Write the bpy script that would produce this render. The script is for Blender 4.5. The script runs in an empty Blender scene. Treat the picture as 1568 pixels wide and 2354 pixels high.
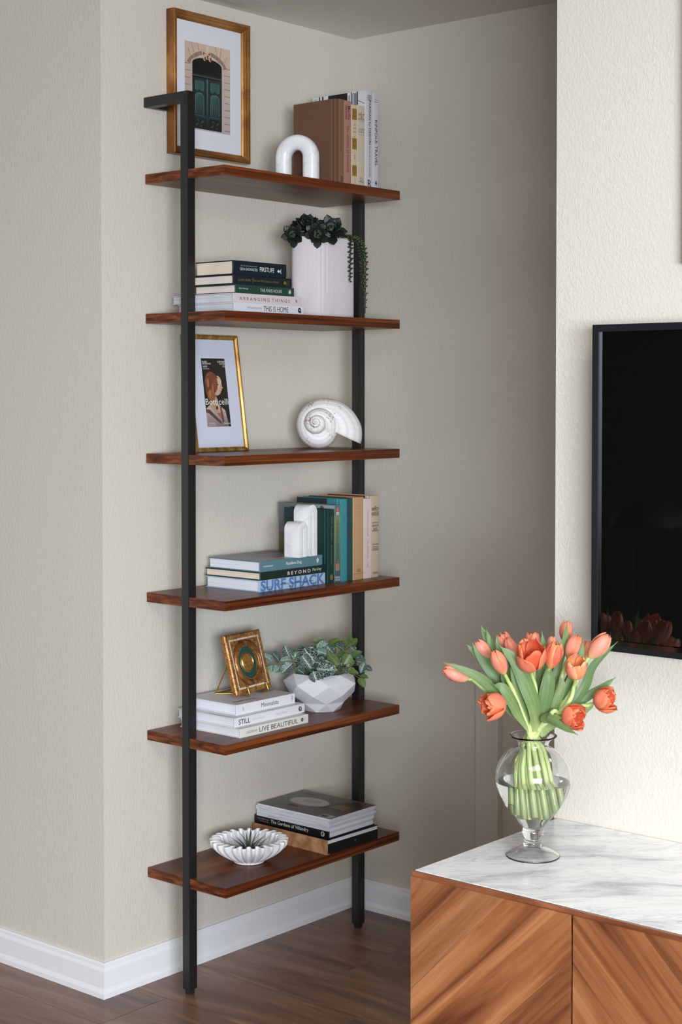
import bpy, bmesh, math, random
from mathutils import Vector, Matrix

S = bpy.context.scene
COL = S.collection
random.seed(7)
PI = math.pi

# ------------------------------------------------------------------ camera
FPX, HOR, PITCH = 3737.0, 903.0, 0.03            # focal length and horizon in pixels of the 1568x2354 frame
CAM_LOC = Vector((2.9101, -3.4666, 1.436))
RIGHT = Vector((0.7610, 0.6488, 0.0)).normalized()
FWD_H = Vector((-0.6488, 0.7610, 0.0)).normalized()
cd = bpy.data.cameras.new('camera')
cam = bpy.data.objects.new('camera', cd)
COL.objects.link(cam)
fw = FWD_H * math.cos(PITCH) + Vector((0, 0, -1)) * math.sin(PITCH)
up = RIGHT.cross(fw)
cam.matrix_world = Matrix(((RIGHT.x, up.x, -fw.x, CAM_LOC.x), (RIGHT.y, up.y, -fw.y, CAM_LOC.y),
                           (RIGHT.z, up.z, -fw.z, CAM_LOC.z), (0, 0, 0, 1)))
cd.sensor_fit = 'HORIZONTAL'
cd.sensor_width = 36.0
cd.lens = FPX / 1568.0 * 36.0
cd.shift_y = (HOR + FPX * math.tan(PITCH) - 1177.0) / 1568.0
cd.clip_start = 0.05
S.camera = cam

# ------------------------------------------------------------------ world, lights, exposure
W = bpy.data.worlds.new('world')
S.world = W
W.use_nodes = True
bg = W.node_tree.nodes['Background']
bg.inputs[0].default_value = (1.0, 0.88, 0.77, 1)
bg.inputs[1].default_value = 1.2


def rect_light(name, loc, target, w, h, watts, col):
    ld = bpy.data.lights.new(name, 'AREA')
    ld.shape = 'RECTANGLE'
    ld.size, ld.size_y = w, h
    ld.energy = watts
    ld.color = col
    o = bpy.data.objects.new(name, ld)
    COL.objects.link(o)
    o.location = loc
    o.rotation_euler = (Vector(target) - Vector(loc)).to_track_quat('-Z', 'Y').to_euler()
    return o


# skylight falls steeply through the room's window, so the emitter is tilted down
rect_light('window_daylight', (5.5, -5.05, 1.3), (3.0, -2.65, -1.75), 2.6, 1.8, 560, (0.81, 0.90, 1.0))
rect_light('overhead_fill_light', (2.2, -2.15, 2.40), (2.1, -2.1, 0), 1.2, 1.2, 30, (1.0, 0.985, 0.97))  # added overhead fill to brighten marble and floor; no such fixture known
rect_light('left_fill_light', (-2.3, -4.6, 0.95), (-0.1, -1.2, 0.35), 1.3, 1.2, 14, (0.88, 0.94, 1.0))  # added fill that lifts the left wall; no window known on this side

S.view_settings.view_transform = 'Standard'
S.view_settings.look = 'None'
S.view_settings.exposure = 0.08
S.view_settings.gamma = 1.0
S.view_settings.use_curve_mapping = False
cy = S.cycles
cy.use_denoising = True
cy.max_bounces = 14
cy.diffuse_bounces = 5
cy.glossy_bounces = 6
cy.transmission_bounces = 14
cy.transparent_max_bounces = 16
cy.caustics_refractive = True
cy.caustics_reflective = False
cy.blur_glossy = 0.5
cy.sample_clamp_indirect = 24.0


# ------------------------------------------------------------------ material helpers
def srgb(r, g, b):
    f = lambda c: (c / 12.92 if c <= .04045 else ((c + .055) / 1.055) ** 2.4)
    return (f(r / 255), f(g / 255), f(b / 255), 1.0)


class NT:
    def __init__(s, name):
        s.m = bpy.data.materials.new(name)
        s.m.use_nodes = True
        s.t = s.m.node_tree
        s.p = s.t.nodes['Principled BSDF']
        s.out = s.t.nodes['Material Output']

    def n(s, typ, ins=None, **props):
        k = s.t.nodes.new('ShaderNode' + typ)
        for a, v in props.items():
            setattr(k, a, v)
        for a, v in (ins or {}).items():
            if isinstance(v, bpy.types.NodeSocket):
                s.t.links.new(v, k.inputs[a])
            else:
                k.inputs[a].default_value = v
        return k

    def ramp(s, fac, stops, interp='LINEAR'):
        k = s.t.nodes.new('ShaderNodeValToRGB')
        k.color_ramp.interpolation = interp
        e = k.color_ramp.elements
        while len(e) < len(stops):
            e.new(0.5)
        for i, (p, c) in enumerate(stops):
            e[i].position = p
            e[i].color = c if len(c) == 4 else (*c, 1)
        s.t.links.new(fac, k.inputs[0])
        return k.outputs[0]

    def set(s, **ins):
        for a, v in ins.items():
            a = a.replace('_', ' ')
            if isinstance(v, bpy.types.NodeSocket):
                s.t.links.new(v, s.p.inputs[a])
            else:
                s.p.inputs[a].default_value = v
        return s

    def bump(s, h, strength=.3, dist=.002):
        b = s.n('Bump', {'Height': h, 'Strength': strength, 'Distance': dist})
        s.t.links.new(b.outputs[0], s.p.inputs['Normal'])

    def coords(s, scale=(1, 1, 1), rot=(0, 0, 0), rnd=0.0, kind='Object'):
        tc = s.n('TexCoord')
        v = tc.outputs[kind]
        if rnd:
            oi = s.n('ObjectInfo')
            mul = s.n('Math', {0: oi.outputs['Random'], 1: rnd}, operation='MULTIPLY')
            v = s.n('VectorMath', {0: v, 1: mul.outputs[0]}, operation='ADD').outputs[0]
        mp = s.n('Mapping', {'Vector': v, 'Scale': scale, 'Rotation': rot})
        return mp.outputs[0]


MATS = {}


def pm(name, col, rough=.5, metal=0.0, spec=.5, vary=0.0, **kw):
    """plain principled material with a little procedural tone variation"""
    if name in MATS:
        return MATS[name]
    t = NT(name)
    t.set(Base_Color=col, Roughness=rough, Metallic=metal, Specular_IOR_Level=spec, **kw)
    if vary:
        v = t.coords((1, 1, 1), rnd=7)
        nz = t.n('TexNoise', {'Vector': v, 'Scale': 40.0, 'Detail': 4.0})
        a = tuple(c * (1 - vary) for c in col[:3])
        b = tuple(min(1, c * (1 + vary)) for c in col[:3])
        t.set(Base_Color=t.ramp(nz.outputs[0], [(.3, a), (.7, b)]))
    MATS[name] = t.m
    return t.m


def wood(name, cols, scale, rough=.4, spec=.5, metal=0.0, rnd=5.0, fine=1.0, bump=.08, coat=0.0, tone=0.0, contrast=(.30, .5, .70), dist=1.1):
    t = NT(name)
    v = t.coords(scale, rnd=rnd)
    n1 = t.n('TexNoise', {'Vector': v, 'Scale': 1.0, 'Detail': 5.0, 'Roughness': .55, 'Distortion': dist})
    base = t.ramp(n1.outputs[0], [(contrast[0], cols[0]), (contrast[1], cols[1]), (contrast[2], cols[2])])
    v2 = t.coords(tuple(s * k for s, k in zip(scale, (7, 7, 7))), rnd=rnd)
    n2 = t.n('TexNoise', {'Vector': v2, 'Scale': 1.0, 'Detail': 3.0, 'Roughness': .7})
    f = t.ramp(n2.outputs[0], [(.35, (1 - .35 * fine,) * 3), (.62, (1.0,) * 3)])
    mx = t.n('MixRGB', {0: 1.0, 1: base, 2: f}, blend_type='MULTIPLY').outputs[0]
    if tone:
        oi = t.n('ObjectInfo')
        tn = t.ramp(oi.outputs['Random'], [(0, (1 - tone,) * 3), (1, (1 + tone,) * 3)])
        mx = t.n('MixRGB', {0: 1.0, 1: mx, 2: tn}, blend_type='MULTIPLY').outputs[0]
    t.set(Base_Color=mx, Roughness=rough, Specular_IOR_Level=spec, Metallic=metal, Coat_Weight=coat, Coat_Roughness=.25)
    t.bump(n2.outputs[0], bump, .001)
    return t.m


def wall_paint(name, col, sx, strength, rot=(0, 0, 0), zs=.42):
    t = NT(name)
    v = t.coords((sx, sx, sx * zs), rot)
    warp = t.n('TexNoise', {'Vector': v, 'Scale': .35, 'Detail': 2.0})
    v2 = t.n('MixRGB', {0: .10, 1: v, 2: warp.outputs[1]}, blend_type='ADD').outputs[0]
    a = t.n('TexNoise', {'Vector': v2, 'Scale': 1.0, 'Detail': 3.0, 'Roughness': .55, 'Distortion': .6})
    flat = t.ramp(a.outputs[0], [(.42, (0, 0, 0)), (.62, (1, 1, 1))])
    big = t.n('TexNoise', {'Vector': t.coords((3, 3, 2)), 'Scale': 1.0, 'Detail': 2.0})
    amp = t.ramp(big.outputs[0], [(.35, (.45,) * 3), (.65, (1, 1, 1))])
    hgt = t.n('MixRGB', {0: 1.0, 1: flat, 2: amp}, blend_type='MULTIPLY').outputs[0]
    t.set(Base_Color=col, Roughness=.55, Specular_IOR_Level=.35)
    t.bump(hgt, strength, .003)
    return t.m


def attr_mat(name, rough=.5, spec=.4, bumpy=0.0, **kw):
    t = NT(name)
    a = t.n('Attribute', attribute_name='Col')
    t.set(Base_Color=a.outputs['Color'], Roughness=rough, Specular_IOR_Level=spec, **kw)
    if bumpy:
        nz = t.n('TexNoise', {'Vector': t.coords((1, 1, 1)), 'Scale': 300.0, 'Detail': 2.0})
        t.bump(nz.outputs[0], bumpy, .0005)
    return t.m


# ------------------------------------------------------------------ object helpers
def link(o, parent=None):
    COL.objects.link(o)
    if parent is not None:
        o.parent = parent
    return o


def mk(name, V, F, mat, parent=None, smooth=False, cols=None, uvs=None, auto=None):
    me = bpy.data.meshes.new(name)
    me.from_pydata([tuple(v) for v in V], [], F)
    me.update()
    if cols is not None:                       # one colour per vertex
        at = me.color_attributes.new('Col', 'FLOAT_COLOR', 'POINT')
        for i, c in enumerate(cols):
            at.data[i].color = c if len(c) == 4 else (*c, 1)
    if uvs is not None:
        uv = me.uv_layers.new(name='UVMap')
        for lp in me.loops:
            uv.data[lp.index].uv = uvs[lp.vertex_index]
    if mat is not None:
        me.materials.append(mat)
    if smooth:
        me.shade_smooth()
        if auto:
            me.set_sharp_from_angle(angle=math.radians(auto))
    return link(bpy.data.objects.new(name, me), parent)


def from_bm(name, bm, mat, parent=None, smooth=False, auto=None):
    me = bpy.data.meshes.new(name)
    bmesh.ops.recalc_face_normals(bm, faces=bm.faces)
    bm.to_mesh(me)
    bm.free()
    if mat is not None:
        me.materials.append(mat)
    if smooth:
        me.shade_smooth()
        if auto:
            me.set_sharp_from_angle(angle=math.radians(auto))
    return link(bpy.data.objects.new(name, me), parent)


def bm_box(bm, x0, x1, y0, y1, z0, z1):
    vs = [bm.verts.new(p) for p in ((x0, y0, z0), (x1, y0, z0), (x1, y1, z0), (x0, y1, z0),
                                    (x0, y0, z1), (x1, y0, z1), (x1, y1, z1), (x0, y1, z1))]
    for f in ((0, 3, 2, 1), (4, 5, 6, 7), (0, 1, 5, 4), (1, 2, 6, 5), (2, 3, 7, 6), (3, 0, 4, 7)):
        bm.faces.new([vs[i] for i in f])
    return vs


def bevel_all(bm, w, seg=2, ang=30):
    es = [e for e in bm.edges if len(e.link_faces) == 2 and e.calc_face_angle(0) > math.radians(ang)]
    bmesh.ops.bevel(bm, geom=es, offset=w, segments=seg, affect='EDGES', profile=.6, clamp_overlap=True)


def box(name, x0, x1, y0, y1, z0, z1, mat, parent=None, bev=0.0, seg=2):
    bm = bmesh.new()
    bm_box(bm, x0, x1, y0, y1, z0, z1)
    if bev:
        bmesh.ops.recalc_face_normals(bm, faces=bm.faces)
        bevel_all(bm, bev, seg)
    return from_bm(name, bm, mat, parent)


def prism(name, poly, a0, a1, mat, parent=None, axis='z', bev=0.0, seg=2, smooth=False):
    """extrude a 2-D outline: axis z -> (x,y), x -> (y,z), y -> (x,z)"""
    P = {'z': lambda u, v, a: (u, v, a), 'x': lambda u, v, a: (a, u, v), 'y': lambda u, v, a: (u, a, v)}[axis]
    bm = bmesh.new()
    A = [bm.verts.new(P(u, v, a0)) for u, v in poly]
    B = [bm.verts.new(P(u, v, a1)) for u, v in poly]
    n = len(poly)
    bm.faces.new(A)
    bm.faces.new(B)
    for i in range(n):
        bm.faces.new((A[i], A[(i + 1) % n], B[(i + 1) % n], B[i]))
    bmesh.ops.recalc_face_normals(bm, faces=bm.faces)
    if bev:
        bevel_all(bm, bev, seg)
    return from_bm(name, bm, mat, parent, smooth, 35 if smooth else None)


def lathe(prof, n=48):
    V, F = [], []
    for r, z in prof:
        for i in range(n):
            a = 2 * PI * i / n
            V.append((r * math.cos(a), r * math.sin(a), z))
    for j in range(len(prof) - 1):
        for i in range(n):
            k = (i + 1) % n
            F.append((j * n + i, j * n + k, (j + 1) * n + k, (j + 1) * n + i))
    return V, F


def bez(pts, n):
    """Catmull-Rom samples through pts"""
    P = [Vector(p) for p in pts]
    P = [P[0] * 2 - P[1]] + P + [P[-1] * 2 - P[-2]]
    out = []
    m = len(P) - 3
    for k in range(n + 1):
        u = k / n * m
        i = min(int(u), m - 1)
        t = u - i
        a, b, c, d = P[i:i + 4]
        out.append(.5 * ((2 * b) + (c - a) * t + (2 * a - 5 * b + 4 * c - d) * t * t + (3 * b - a - 3 * c + d) * t ** 3))
    return out


def tube_vf(path, rad, n=8, caps=True):
    V, F = [], []
    m = len(path)
    ref = Vector((0.31, 0.17, 0.93))
    for j, p in enumerate(path):
        t = (path[min(j + 1, m - 1)] - path[max(j - 1, 0)]).normalized()
        s = t.cross(ref)
        if s.length < .05:
            s = t.cross(Vector((1, 0, 0)))
        s.normalize()
        u = s.cross(t)
        r = rad[j] if isinstance(rad, (list, tuple)) else rad
        for i in range(n):
            a = 2 * PI * i / n
            V.append(p + s * (math.cos(a) * r) + u * (math.sin(a) * r))
    for j in range(m - 1):
        for i in range(n):
            k = (i + 1) % n
            F.append((j * n + i, j * n + k, (j + 1) * n + k, (j + 1) * n + i))
    if caps:
        F.append(tuple(range(n - 1, -1, -1)))
        F.append(tuple((m - 1) * n + i for i in range(n)))
    return V, F


def tube(name, path, rad, mat, parent=None, n=8):
    V, F = tube_vf([Vector(p) for p in path], rad, n)
    return mk(name, V, F, mat, parent, smooth=True, auto=50)


def thing(name, label, cat, loc=(0, 0, 0), rot=(0, 0, 0), group=None):
    o = bpy.data.objects.new(name, None)
    o.empty_display_size = .05
    COL.objects.link(o)
    o.location = loc
    o.rotation_euler = rot
    o['label'] = label
    o['category'] = cat
    if group:
        o['group'] = group
    return o


def tag(o, label, cat, group=None):
    o['label'] = label
    o['category'] = cat
    if group:
        o['group'] = group
    return o


def struct(o):
    o['kind'] = 'structure'
    return o


TEXT_CACHE = {}


def text_vf(body, weight=0.0):
    k = (body, weight)
    if k not in TEXT_CACHE:
        cu = bpy.data.curves.new('t', 'FONT')
        cu.body = body
        cu.resolution_u = 3
        cu.offset = weight
        o = bpy.data.objects.new('t', cu)
        me = bpy.data.meshes.new_from_object(o)
        V = [v.co.copy() for v in me.vertices]
        F = [tuple(p.vertices) for p in me.polygons]
        bpy.data.objects.remove(o)
        bpy.data.curves.remove(cu)
        bpy.data.meshes.remove(me)
        x0, x1 = min(v.x for v in V), max(v.x for v in V)
        y0, y1 = min(v.y for v in V), max(v.y for v in V)
        V = [((v.x - x0) / (x1 - x0) - .5, (v.y - y0) / (y1 - y0) - .5) for v in V]
        TEXT_CACHE[k] = (V, F)
    return TEXT_CACHE[k]


def ink(c):
    return pm('ink_%d_%d_%d' % c, srgb(*c), .6)


def lettering(body, O, U, Vv, cu, cv, w, h, col, parent, weight=0.0, name='lettering', mat=None, lift=.0003):
    """flat printed letters: O origin, U reading direction, Vv up direction, centre (cu,cv), size w x h"""
    V2, F = text_vf(body, weight)
    O, U, Vv = Vector(O), Vector(U), Vector(Vv)
    N = U.cross(Vv)
    V = [O + U * (cu + x * w) + Vv * (cv + y * h) + N * lift for x, y in V2]
    return mk(name, V, F, mat or ink(col), parent)


def patch(O, U, Vv, poly, col, parent, name='printed_patch', mat=None, lift=.0002):
    O, U, Vv = Vector(O), Vector(U), Vector(Vv)
    N = U.cross(Vv)
    V = [O + U * x + Vv * y + N * lift for x, y in poly]
    return mk(name, V, [tuple(range(len(V)))], mat or ink(col), parent)


def rect(x0, y0, x1, y1):
    return [(x0, y0), (x1, y0), (x1, y1), (x0, y1)]


def ell(cx, cy_, rx, ry, n=28, a0=0.0, a1=2 * PI):
    return [(cx + rx * math.cos(a0 + (a1 - a0) * i / n), cy_ + ry * math.sin(a0 + (a1 - a0) * i / n)) for i in range(n if a1 - a0 > 6.2 else n + 1)]


def picture(name, O, U, Vv, shapes, mat, parent, step=.00003, lift=.0002):
    """a flat print as one mesh: shapes are (polygon, colour) painted in order"""
    O, U, Vv = Vector(O), Vector(U), Vector(Vv)
    N = U.cross(Vv)
    V, F, Cc = [], [], []
    for k, (poly, c) in enumerate(shapes):
        b = len(V)
        per = isinstance(c, list)
        for i, (x, y) in enumerate(poly):
            V.append(O + U * x + Vv * y + N * (lift + step * k))
            Cc.append(srgb(*(c[i] if per else c)))
        F.append(tuple(range(b, len(V))))
    return mk(name, V, F, mat, parent, cols=Cc)


def disc_poly(cx, cy_, r, n=20):
    return ell(cx, cy_, r, r, n)

# ------------------------------------------------------------------ materials of the room
PAINT = (0.635, 0.585, 0.508, 1)
M_wall = wall_paint('wall_paint', PAINT, 150, .16)
M_wall_r = wall_paint('wall_paint_rough', PAINT, 180, .24, zs=.75)
M_ceil = wall_paint('ceiling_paint', (0.74, 0.70, 0.65, 1), 40, .15)
M_trim = pm('white_trim_paint', (0.80, 0.80, 0.82, 1), .35, vary=.01)
M_floor = wood('floor_wood', [srgb(88, 60, 47), srgb(132, 96, 77), srgb(172, 131, 108)], (1.7, 13, 13), .36, rnd=9, fine=.42, tone=.14, bump=.05, dist=1.5, contrast=(.24, .5, .78))
M_shelf = wood('walnut_shelf', [srgb(54, 23, 11), srgb(102, 49, 22), srgb(140, 77, 39)], (20, 1.8, 130), .36, spec=.22, dist=.45, rnd=6, fine=.45, bump=.03, coat=.06)
M_black = pm('black_steel', srgb(27, 26, 26), .40, .0, .5, vary=.05)
M_cap = pm('black_rubber', srgb(16, 16, 17), .7)
M_veneer = wood('walnut_veneer', [srgb(96, 50, 28), srgb(146, 90, 54), srgb(176, 120, 78)], (1.4, 24, 24), .36, rnd=9, fine=.55, tone=.18, bump=.03, coat=.2, dist=.6, contrast=(.34, .5, .66))
M_case = wood('walnut_case', [srgb(84, 44, 27), srgb(138, 82, 54), srgb(170, 112, 78)], (3, 45, 45), .3, rnd=5, fine=.4, coat=.4)

# ------------------------------------------------------------------ the setting
YA, YC, XD, ZC = -0.92, 0.0, 1.261, 2.412
struct(prism('wall_left', [(0, YA), (-.12, YA + .12), (-3, YA + .12), (-3, YA)], 0, ZC, M_wall))
struct(prism('wall_alcove_side', [(0, YA), (0, YC + .1), (-.12, YC + .1), (-.12, YA + .12)], 0, ZC, M_wall))
struct(prism('wall_alcove_back', [(0, YC), (XD, YC), (XD, YC + .1), (0, YC + .1)], 0, ZC, M_wall))
struct(prism('wall_right', [(XD, YA), (XD, YC + .1), (5.2, YC + .1), (5.2, YA)], 0, ZC, M_wall_r, bev=0))
struct(box('ceiling', -3, 6.2, -6.6, .1, ZC, ZC + .1, M_ceil))

struct(box('wall_back', -3, 2.1, -5.4, -5.3, 0, ZC, wall_paint('darkened_room_paint', (.045, .040, .036, 1), 120, .1)))  # unseen wall; the mirrored room's darkness is put into its colour
struct(box('wall_far_left', -3.1, -3, -5.4, YA, 0, ZC, M_wall))
floor = struct(box('floor', -3, 6.2, -6.6, .1, -.06, -.006, pm('floor_underlay', srgb(28, 20, 16), .8)))
pl_w = .2083
rows = {}
protos = {}
for r in range(-8, 2):
    y0 = -.205 + r * pl_w
    y1 = min(y0 + pl_w, YC)
    if y0 >= YC:
        continue
    x = -1.2 + ((r * 7) % 5) * .21 - .3
    while x < 2.6:
        L = 1.2
        xa = max(x, .0) if y0 > YA - .02 and x < 0 else x
        xb = x + L
        if xb > xa + .05:
            ky = (round(xb - xa, 3), round(y1 - y0, 3))
            if ky not in protos:
                bm = bmesh.new()
                bm_box(bm, 0, xb - xa - .0008, 0, y1 - y0 - .0008, -.006, 0)
                top = [e for e in bm.edges if all(abs(v.co.z) < 1e-6 for v in e.verts)]
                bmesh.ops.bevel(bm, geom=top, offset=.0007, segments=1, affect='EDGES')
                p = from_bm('plank', bm, M_floor, floor)
                protos[ky] = p
            else:
                p = protos[ky].copy()
                p.parent = floor
                COL.objects.link(p)
            p.location = (xa, y0, 0)
        x += L


def baseboard(name, p0, p1, nrm, e0=0.0, e1=0.0):
    """moulded white baseboard from p0 to p1, projecting along nrm; e0/e1 mitre the ends"""
    prof = [(0, 0), (.0150, 0), (.0150, .012), (.0125, .020), (.0115, .023), (.0115, .064), (.0100, .069), (.0085, .072), (.0080, .079), (.0060, .083), (0, .083)]
    a, b, n = Vector(p0), Vector(p1), Vector(nrm)
    d = (b - a).normalized()
    V, F = [], []
    m = len(prof)
    for P, e, sgn in ((a, e0, -1), (b, e1, 1)):
        for u, z in prof:
            V.append(P + n * u + d * (sgn * e * u) + Vector((0, 0, z)))
    for i in range(m):
        k = (i + 1) % m
        F.append((i, k, m + k, m + i))
    F += [tuple(range(m)), tuple(range(2 * m - 1, m - 1, -1))]
    bm = bmesh.new()
    vs = [bm.verts.new(v) for v in V]
    for f in F:
        bm.faces.new([vs[i] for i in f])
    return struct(from_bm(name, bm, M_trim))


baseboard('baseboard_left', (-3, YA, 0), (0, YA, 0), (0, -1, 0), 0, 1)
baseboard('baseboard_alcove_side', (0, YA, 0), (0, YC, 0), (1, 0, 0), 1, -1)
baseboard('baseboard_alcove_back', (0, YC, 0), (XD, YC, 0), (0, -1, 0), -1, 0)
baseboard('baseboard_right', (XD, YA, 0), (5.2, YA, 0), (0, -1, 0), 0, 0)
# narrow painted box cover low on the alcove back wall
M_cover = wall_paint('cover_paint', PAINT, 30, .05)
tr = prism('trim_1', [(.437, 0.0), (.508, 0.0), (.508, .700), (.500, .711), (.448, .711), (.437, .700)], YC - .026, YC, M_cover, axis='y', bev=.003)
struct(tr)

# ------------------------------------------------------------------ ladder shelf
LV = [1.961, 1.6263, 1.2895, .9525, .6162, .2803]
TH_B = .0235
X0, X1, Y0, Y1 = .004, .2695, -.7835, -.1325
PX0, PX1 = .126, .150
shelf = thing('ladder_shelf', 'tall black steel ladder shelf with six walnut boards against the alcove side wall', 'shelf', (.137, -.458, 0))
sl = Vector(shelf.location)
n = .0245
out = [(X0, Y0), (PX0, Y0), (PX0, Y0 + n), (PX1, Y0 + n), (PX1, Y0), (X1, Y0),
       (X1, Y1), (PX1, Y1), (PX1, Y1 - n), (PX0, Y1 - n), (PX0, Y1), (X0, Y1)]
for z in LV:
    b = prism('shelf_board', [(x - sl.x, y - sl.y) for x, y in out], -TH_B, 0, M_shelf, shelf, bev=.0011, seg=2)
    b.location = (0, 0, z)
zt = 2.145
for ya, yb, s in ((Y0 - .0012, Y0 + .0240, 1), (Y1 - .0240, Y1 + .0012, -1)):
    ya -= sl.y
    yb -= sl.y
    x0, x1 = PX0 - sl.x, PX1 - sl.x
    # post and top arm are one welded tube
    prism('post', [(x0 - .0002, .012), (x1, .012), (x1, zt), (X0 - sl.x - .004, zt), (X0 - sl.x - .004, zt - .024), (x0 - .0002, zt - .024)], ya, yb, M_black, shelf, axis='y', bev=.0016, seg=2)
    box('foot', x0 + .004, x1 - .004, ya + .004, yb - .004, 0, .013, M_cap, shelf, .002)
    fy0, fy1 = (ya, ya + .066) if s > 0 else (yb - .066, yb)
    box('wall_flange', -sl.x + .001, -sl.x + .016, fy0 + .001, fy1, zt - .0245, zt - .0005, M_black, shelf, .0015)

# ------------------------------------------------------------------ media console with marble slab
CX0, CY0, CY1, CZ = 1.268, -1.359, -.9215, .645
con = thing('media_console', 'long walnut media console with chevron doors below the marble slab', 'cabinet', (2.05, -1.14, 0))
cl = Vector(con.location)
CX1 = 2.84
T = .007
bm = bmesh.new()
for a in ((CX0, CX0 + T, CY0, CY1, .13, CZ - .0135), (CX1 - T, CX1, CY0, CY1, .13, CZ - .0135),
          (CX0, CX1, CY0, CY0 + T, CZ - .0134, CZ - .0006), (CX0 + T, CX1 - T, CY1 - T, CY1, .13, CZ - .0135),
          (CX0 + T, CX1 - T, CY0 + .02, CY1 - T, .13, .15), (CX0 + T, CX1 - T, CY0 + T + .001, CY1 - T, CZ - .045, CZ - .0132)):
    bm_box(bm, a[0] - cl.x, a[1] - cl.x, a[2] - cl.y, a[3] - cl.y, a[4], a[5])
from_bm('case', bm, M_case, con)
for lx in (CX0 + .06, CX1 - .06):
    for ly in (CY0 + .06, CY1 - .05):
        tube('leg', [(lx - cl.x, ly - cl.y, .131), (lx - cl.x, ly - cl.y, 0)], [.022, .013], M_case, con, 14)


def clip(poly, a, b, c):
    """keep a*x+b*y<=c"""
    o = []
    for i in range(len(poly)):
        p, q = poly[i], poly[(i + 1) % len(poly)]
        dp, dq = a * p[0] + b * p[1] - c, a * q[0] + b * q[1] - c
        if dp <= 0:
            o.append(p)
        if dp * dq < 0:
            t = dp / (dp - dq)
            o.append((p[0] + (q[0] - p[0]) * t, p[1] + (q[1] - p[1]) * t))
    return o


seams = [CX0 + .0015, 1.5815, 1.895, 2.2085, 2.522, CX1 - .0015]
r2 = math.sqrt(.5)
for k in range(4):
    xa, xb = seams[k] + (.0 if k == 0 else .0022), seams[k + 1] - .0022
    za, zb = .135, CZ - .0075
    d = box('door', xa - cl.x, xb - cl.x, CY0 - .003 - cl.y, CY0 - .0004 - cl.y, za, zb, M_case, con)
    sg = 1 if k % 2 == 0 else -1                      # grain rises to the right, then falls
    ref = (xa, CZ - .196) if sg > 0 else (xb, CZ - .196)
    if sg < 0:
        ref = (1.6985 + (xa - 1.5837), CZ)
    # strip boundaries run along (1,sg)/sqrt2; offset measured along the normal (-sg,1)/sqrt2
    nx, nz = -sg * r2, r2
    c0 = ref[0] * nx + ref[1] * nz
    wd = .136
    for j in range(-6, 7):
        lo, hi = c0 + j * wd, c0 + (j + 1) * wd
        P = [(xa, za), (xb, za), (xb, zb), (xa, zb)]
        P = clip(P, nx, nz, hi - .00015)
        if len(P) > 2:
            P = clip(P, -nx, -nz, -(lo + .00015))
        if len(P) < 3:
            continue
        mxp, mzp = sum(p[0] for p in P) / len(P), sum(p[1] for p in P) / len(P)
        ang = PI / 4 * sg
        ca, sa = math.cos(ang), math.sin(ang)
        Q = [((p[0] - mxp) * ca + (p[1] - mzp) * sa, -(p[0] - mxp) * sa + (p[1] - mzp) * ca) for p in P]
        st = prism('veneer_strip', Q, -.0028, 0, M_veneer, d, axis='y', bev=.0002, seg=1)
        st.location = (mxp - cl.x, CY0 - .0032 - cl.y, mzp)
        st.rotation_euler = (0, -ang, 0)

t = NT('carrara_marble')
v = t.coords((1, 1, 1), (0, 0, math.radians(-42)))
wp = t.n('TexNoise', {'Vector': v, 'Scale': 3.0, 'Detail': 3.0})
vv = t.n('MixRGB', {0: .22, 1: v, 2: wp.outputs[1]}, blend_type='ADD').outputs[0]
v3 = t.n('Mapping', {'Vector': vv, 'Scale': (3.2, 16, 5)}).outputs[0]
n1 = t.n('TexNoise', {'Vector': v3, 'Scale': 1.0, 'Detail': 8.0, 'Roughness': .62, 'Distortion': .5})
n2 = t.n('TexNoise', {'Vector': v3, 'Scale': 2.3, 'Detail': 6.0, 'Roughness': .6, 'Distortion': 1.2})
a = t.ramp(n1.outputs[0], [(.34, (.52, .55, .60)), (.45, (.82, .84, .865)), (.56, (.935, .94, .945))])
b = t.ramp(n2.outputs[0], [(.465, (1, 1, 1)), (.50, (.72, .75, .79)), (.535, (1, 1, 1))])
t.set(Base_Color=t.n('MixRGB', {0: .85, 1: a, 2: b}, blend_type='MULTIPLY').outputs[0], Roughness=.22)
M_marble = t.m
tag(box('marble_slab', CX0 + .0004, CX1 - .0004, CY0 + T + .0006, CY1 - .0004, CZ - .013, CZ, M_marble, None, .0008), 'white grey-veined marble slab topping the console under the flower vase', 'worktop')

# ------------------------------------------------------------------ television
tv = thing('television', 'black flat television hanging on the right wall above the console', 'television', (1.85, -.92, .97))
TX0, TX1, TZ0, TZ1, TYF = 1.3885, 2.3470, .9830, 1.5555, -1.000
bz = .0125
tl = Vector(tv.location)
M_bez = pm('television_bezel', srgb(22, 23, 26), .28, vary=.03)
M_scr = pm('television_glass', (.0025, .0025, .0023, 1), .03, 0, 1.0)
M_chrome = pm('bezel_chrome', srgb(90, 92, 98), .15, 1.0)
bm = bmesh.new()
for a in ((TX0, TX0 + bz, TZ0, TZ1), (TX1 - bz, TX1, TZ0, TZ1), (TX0 + bz, TX1 - bz, TZ1 - bz, TZ1), (TX0 + bz, TX1 - bz, TZ0, TZ0 + bz * 1.2)):
    bm_box(bm, a[0] - tl.x, a[1] - tl.x, TYF - tl.y, TYF + .034 - tl.y, a[2] - tl.z, a[3] - tl.z)
bevel_all(bm, .002, 2)
from_bm('bezel', bm, M_bez, tv)
box('screen', TX0 + bz - .001 - tl.x, TX1 - bz + .001 - tl.x, TYF + .006 - tl.y, TYF + .012 - tl.y, TZ0 + bz - tl.z, TZ1 - bz + .001 - tl.z, M_scr, tv)
box('chrome_edge', TX0 + bz - tl.x, TX0 + bz + .0012 - tl.x, TYF + .001 - tl.y, TYF + .008 - tl.y, TZ0 + bz - tl.z, TZ1 - bz - tl.z, M_chrome, tv)
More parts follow.
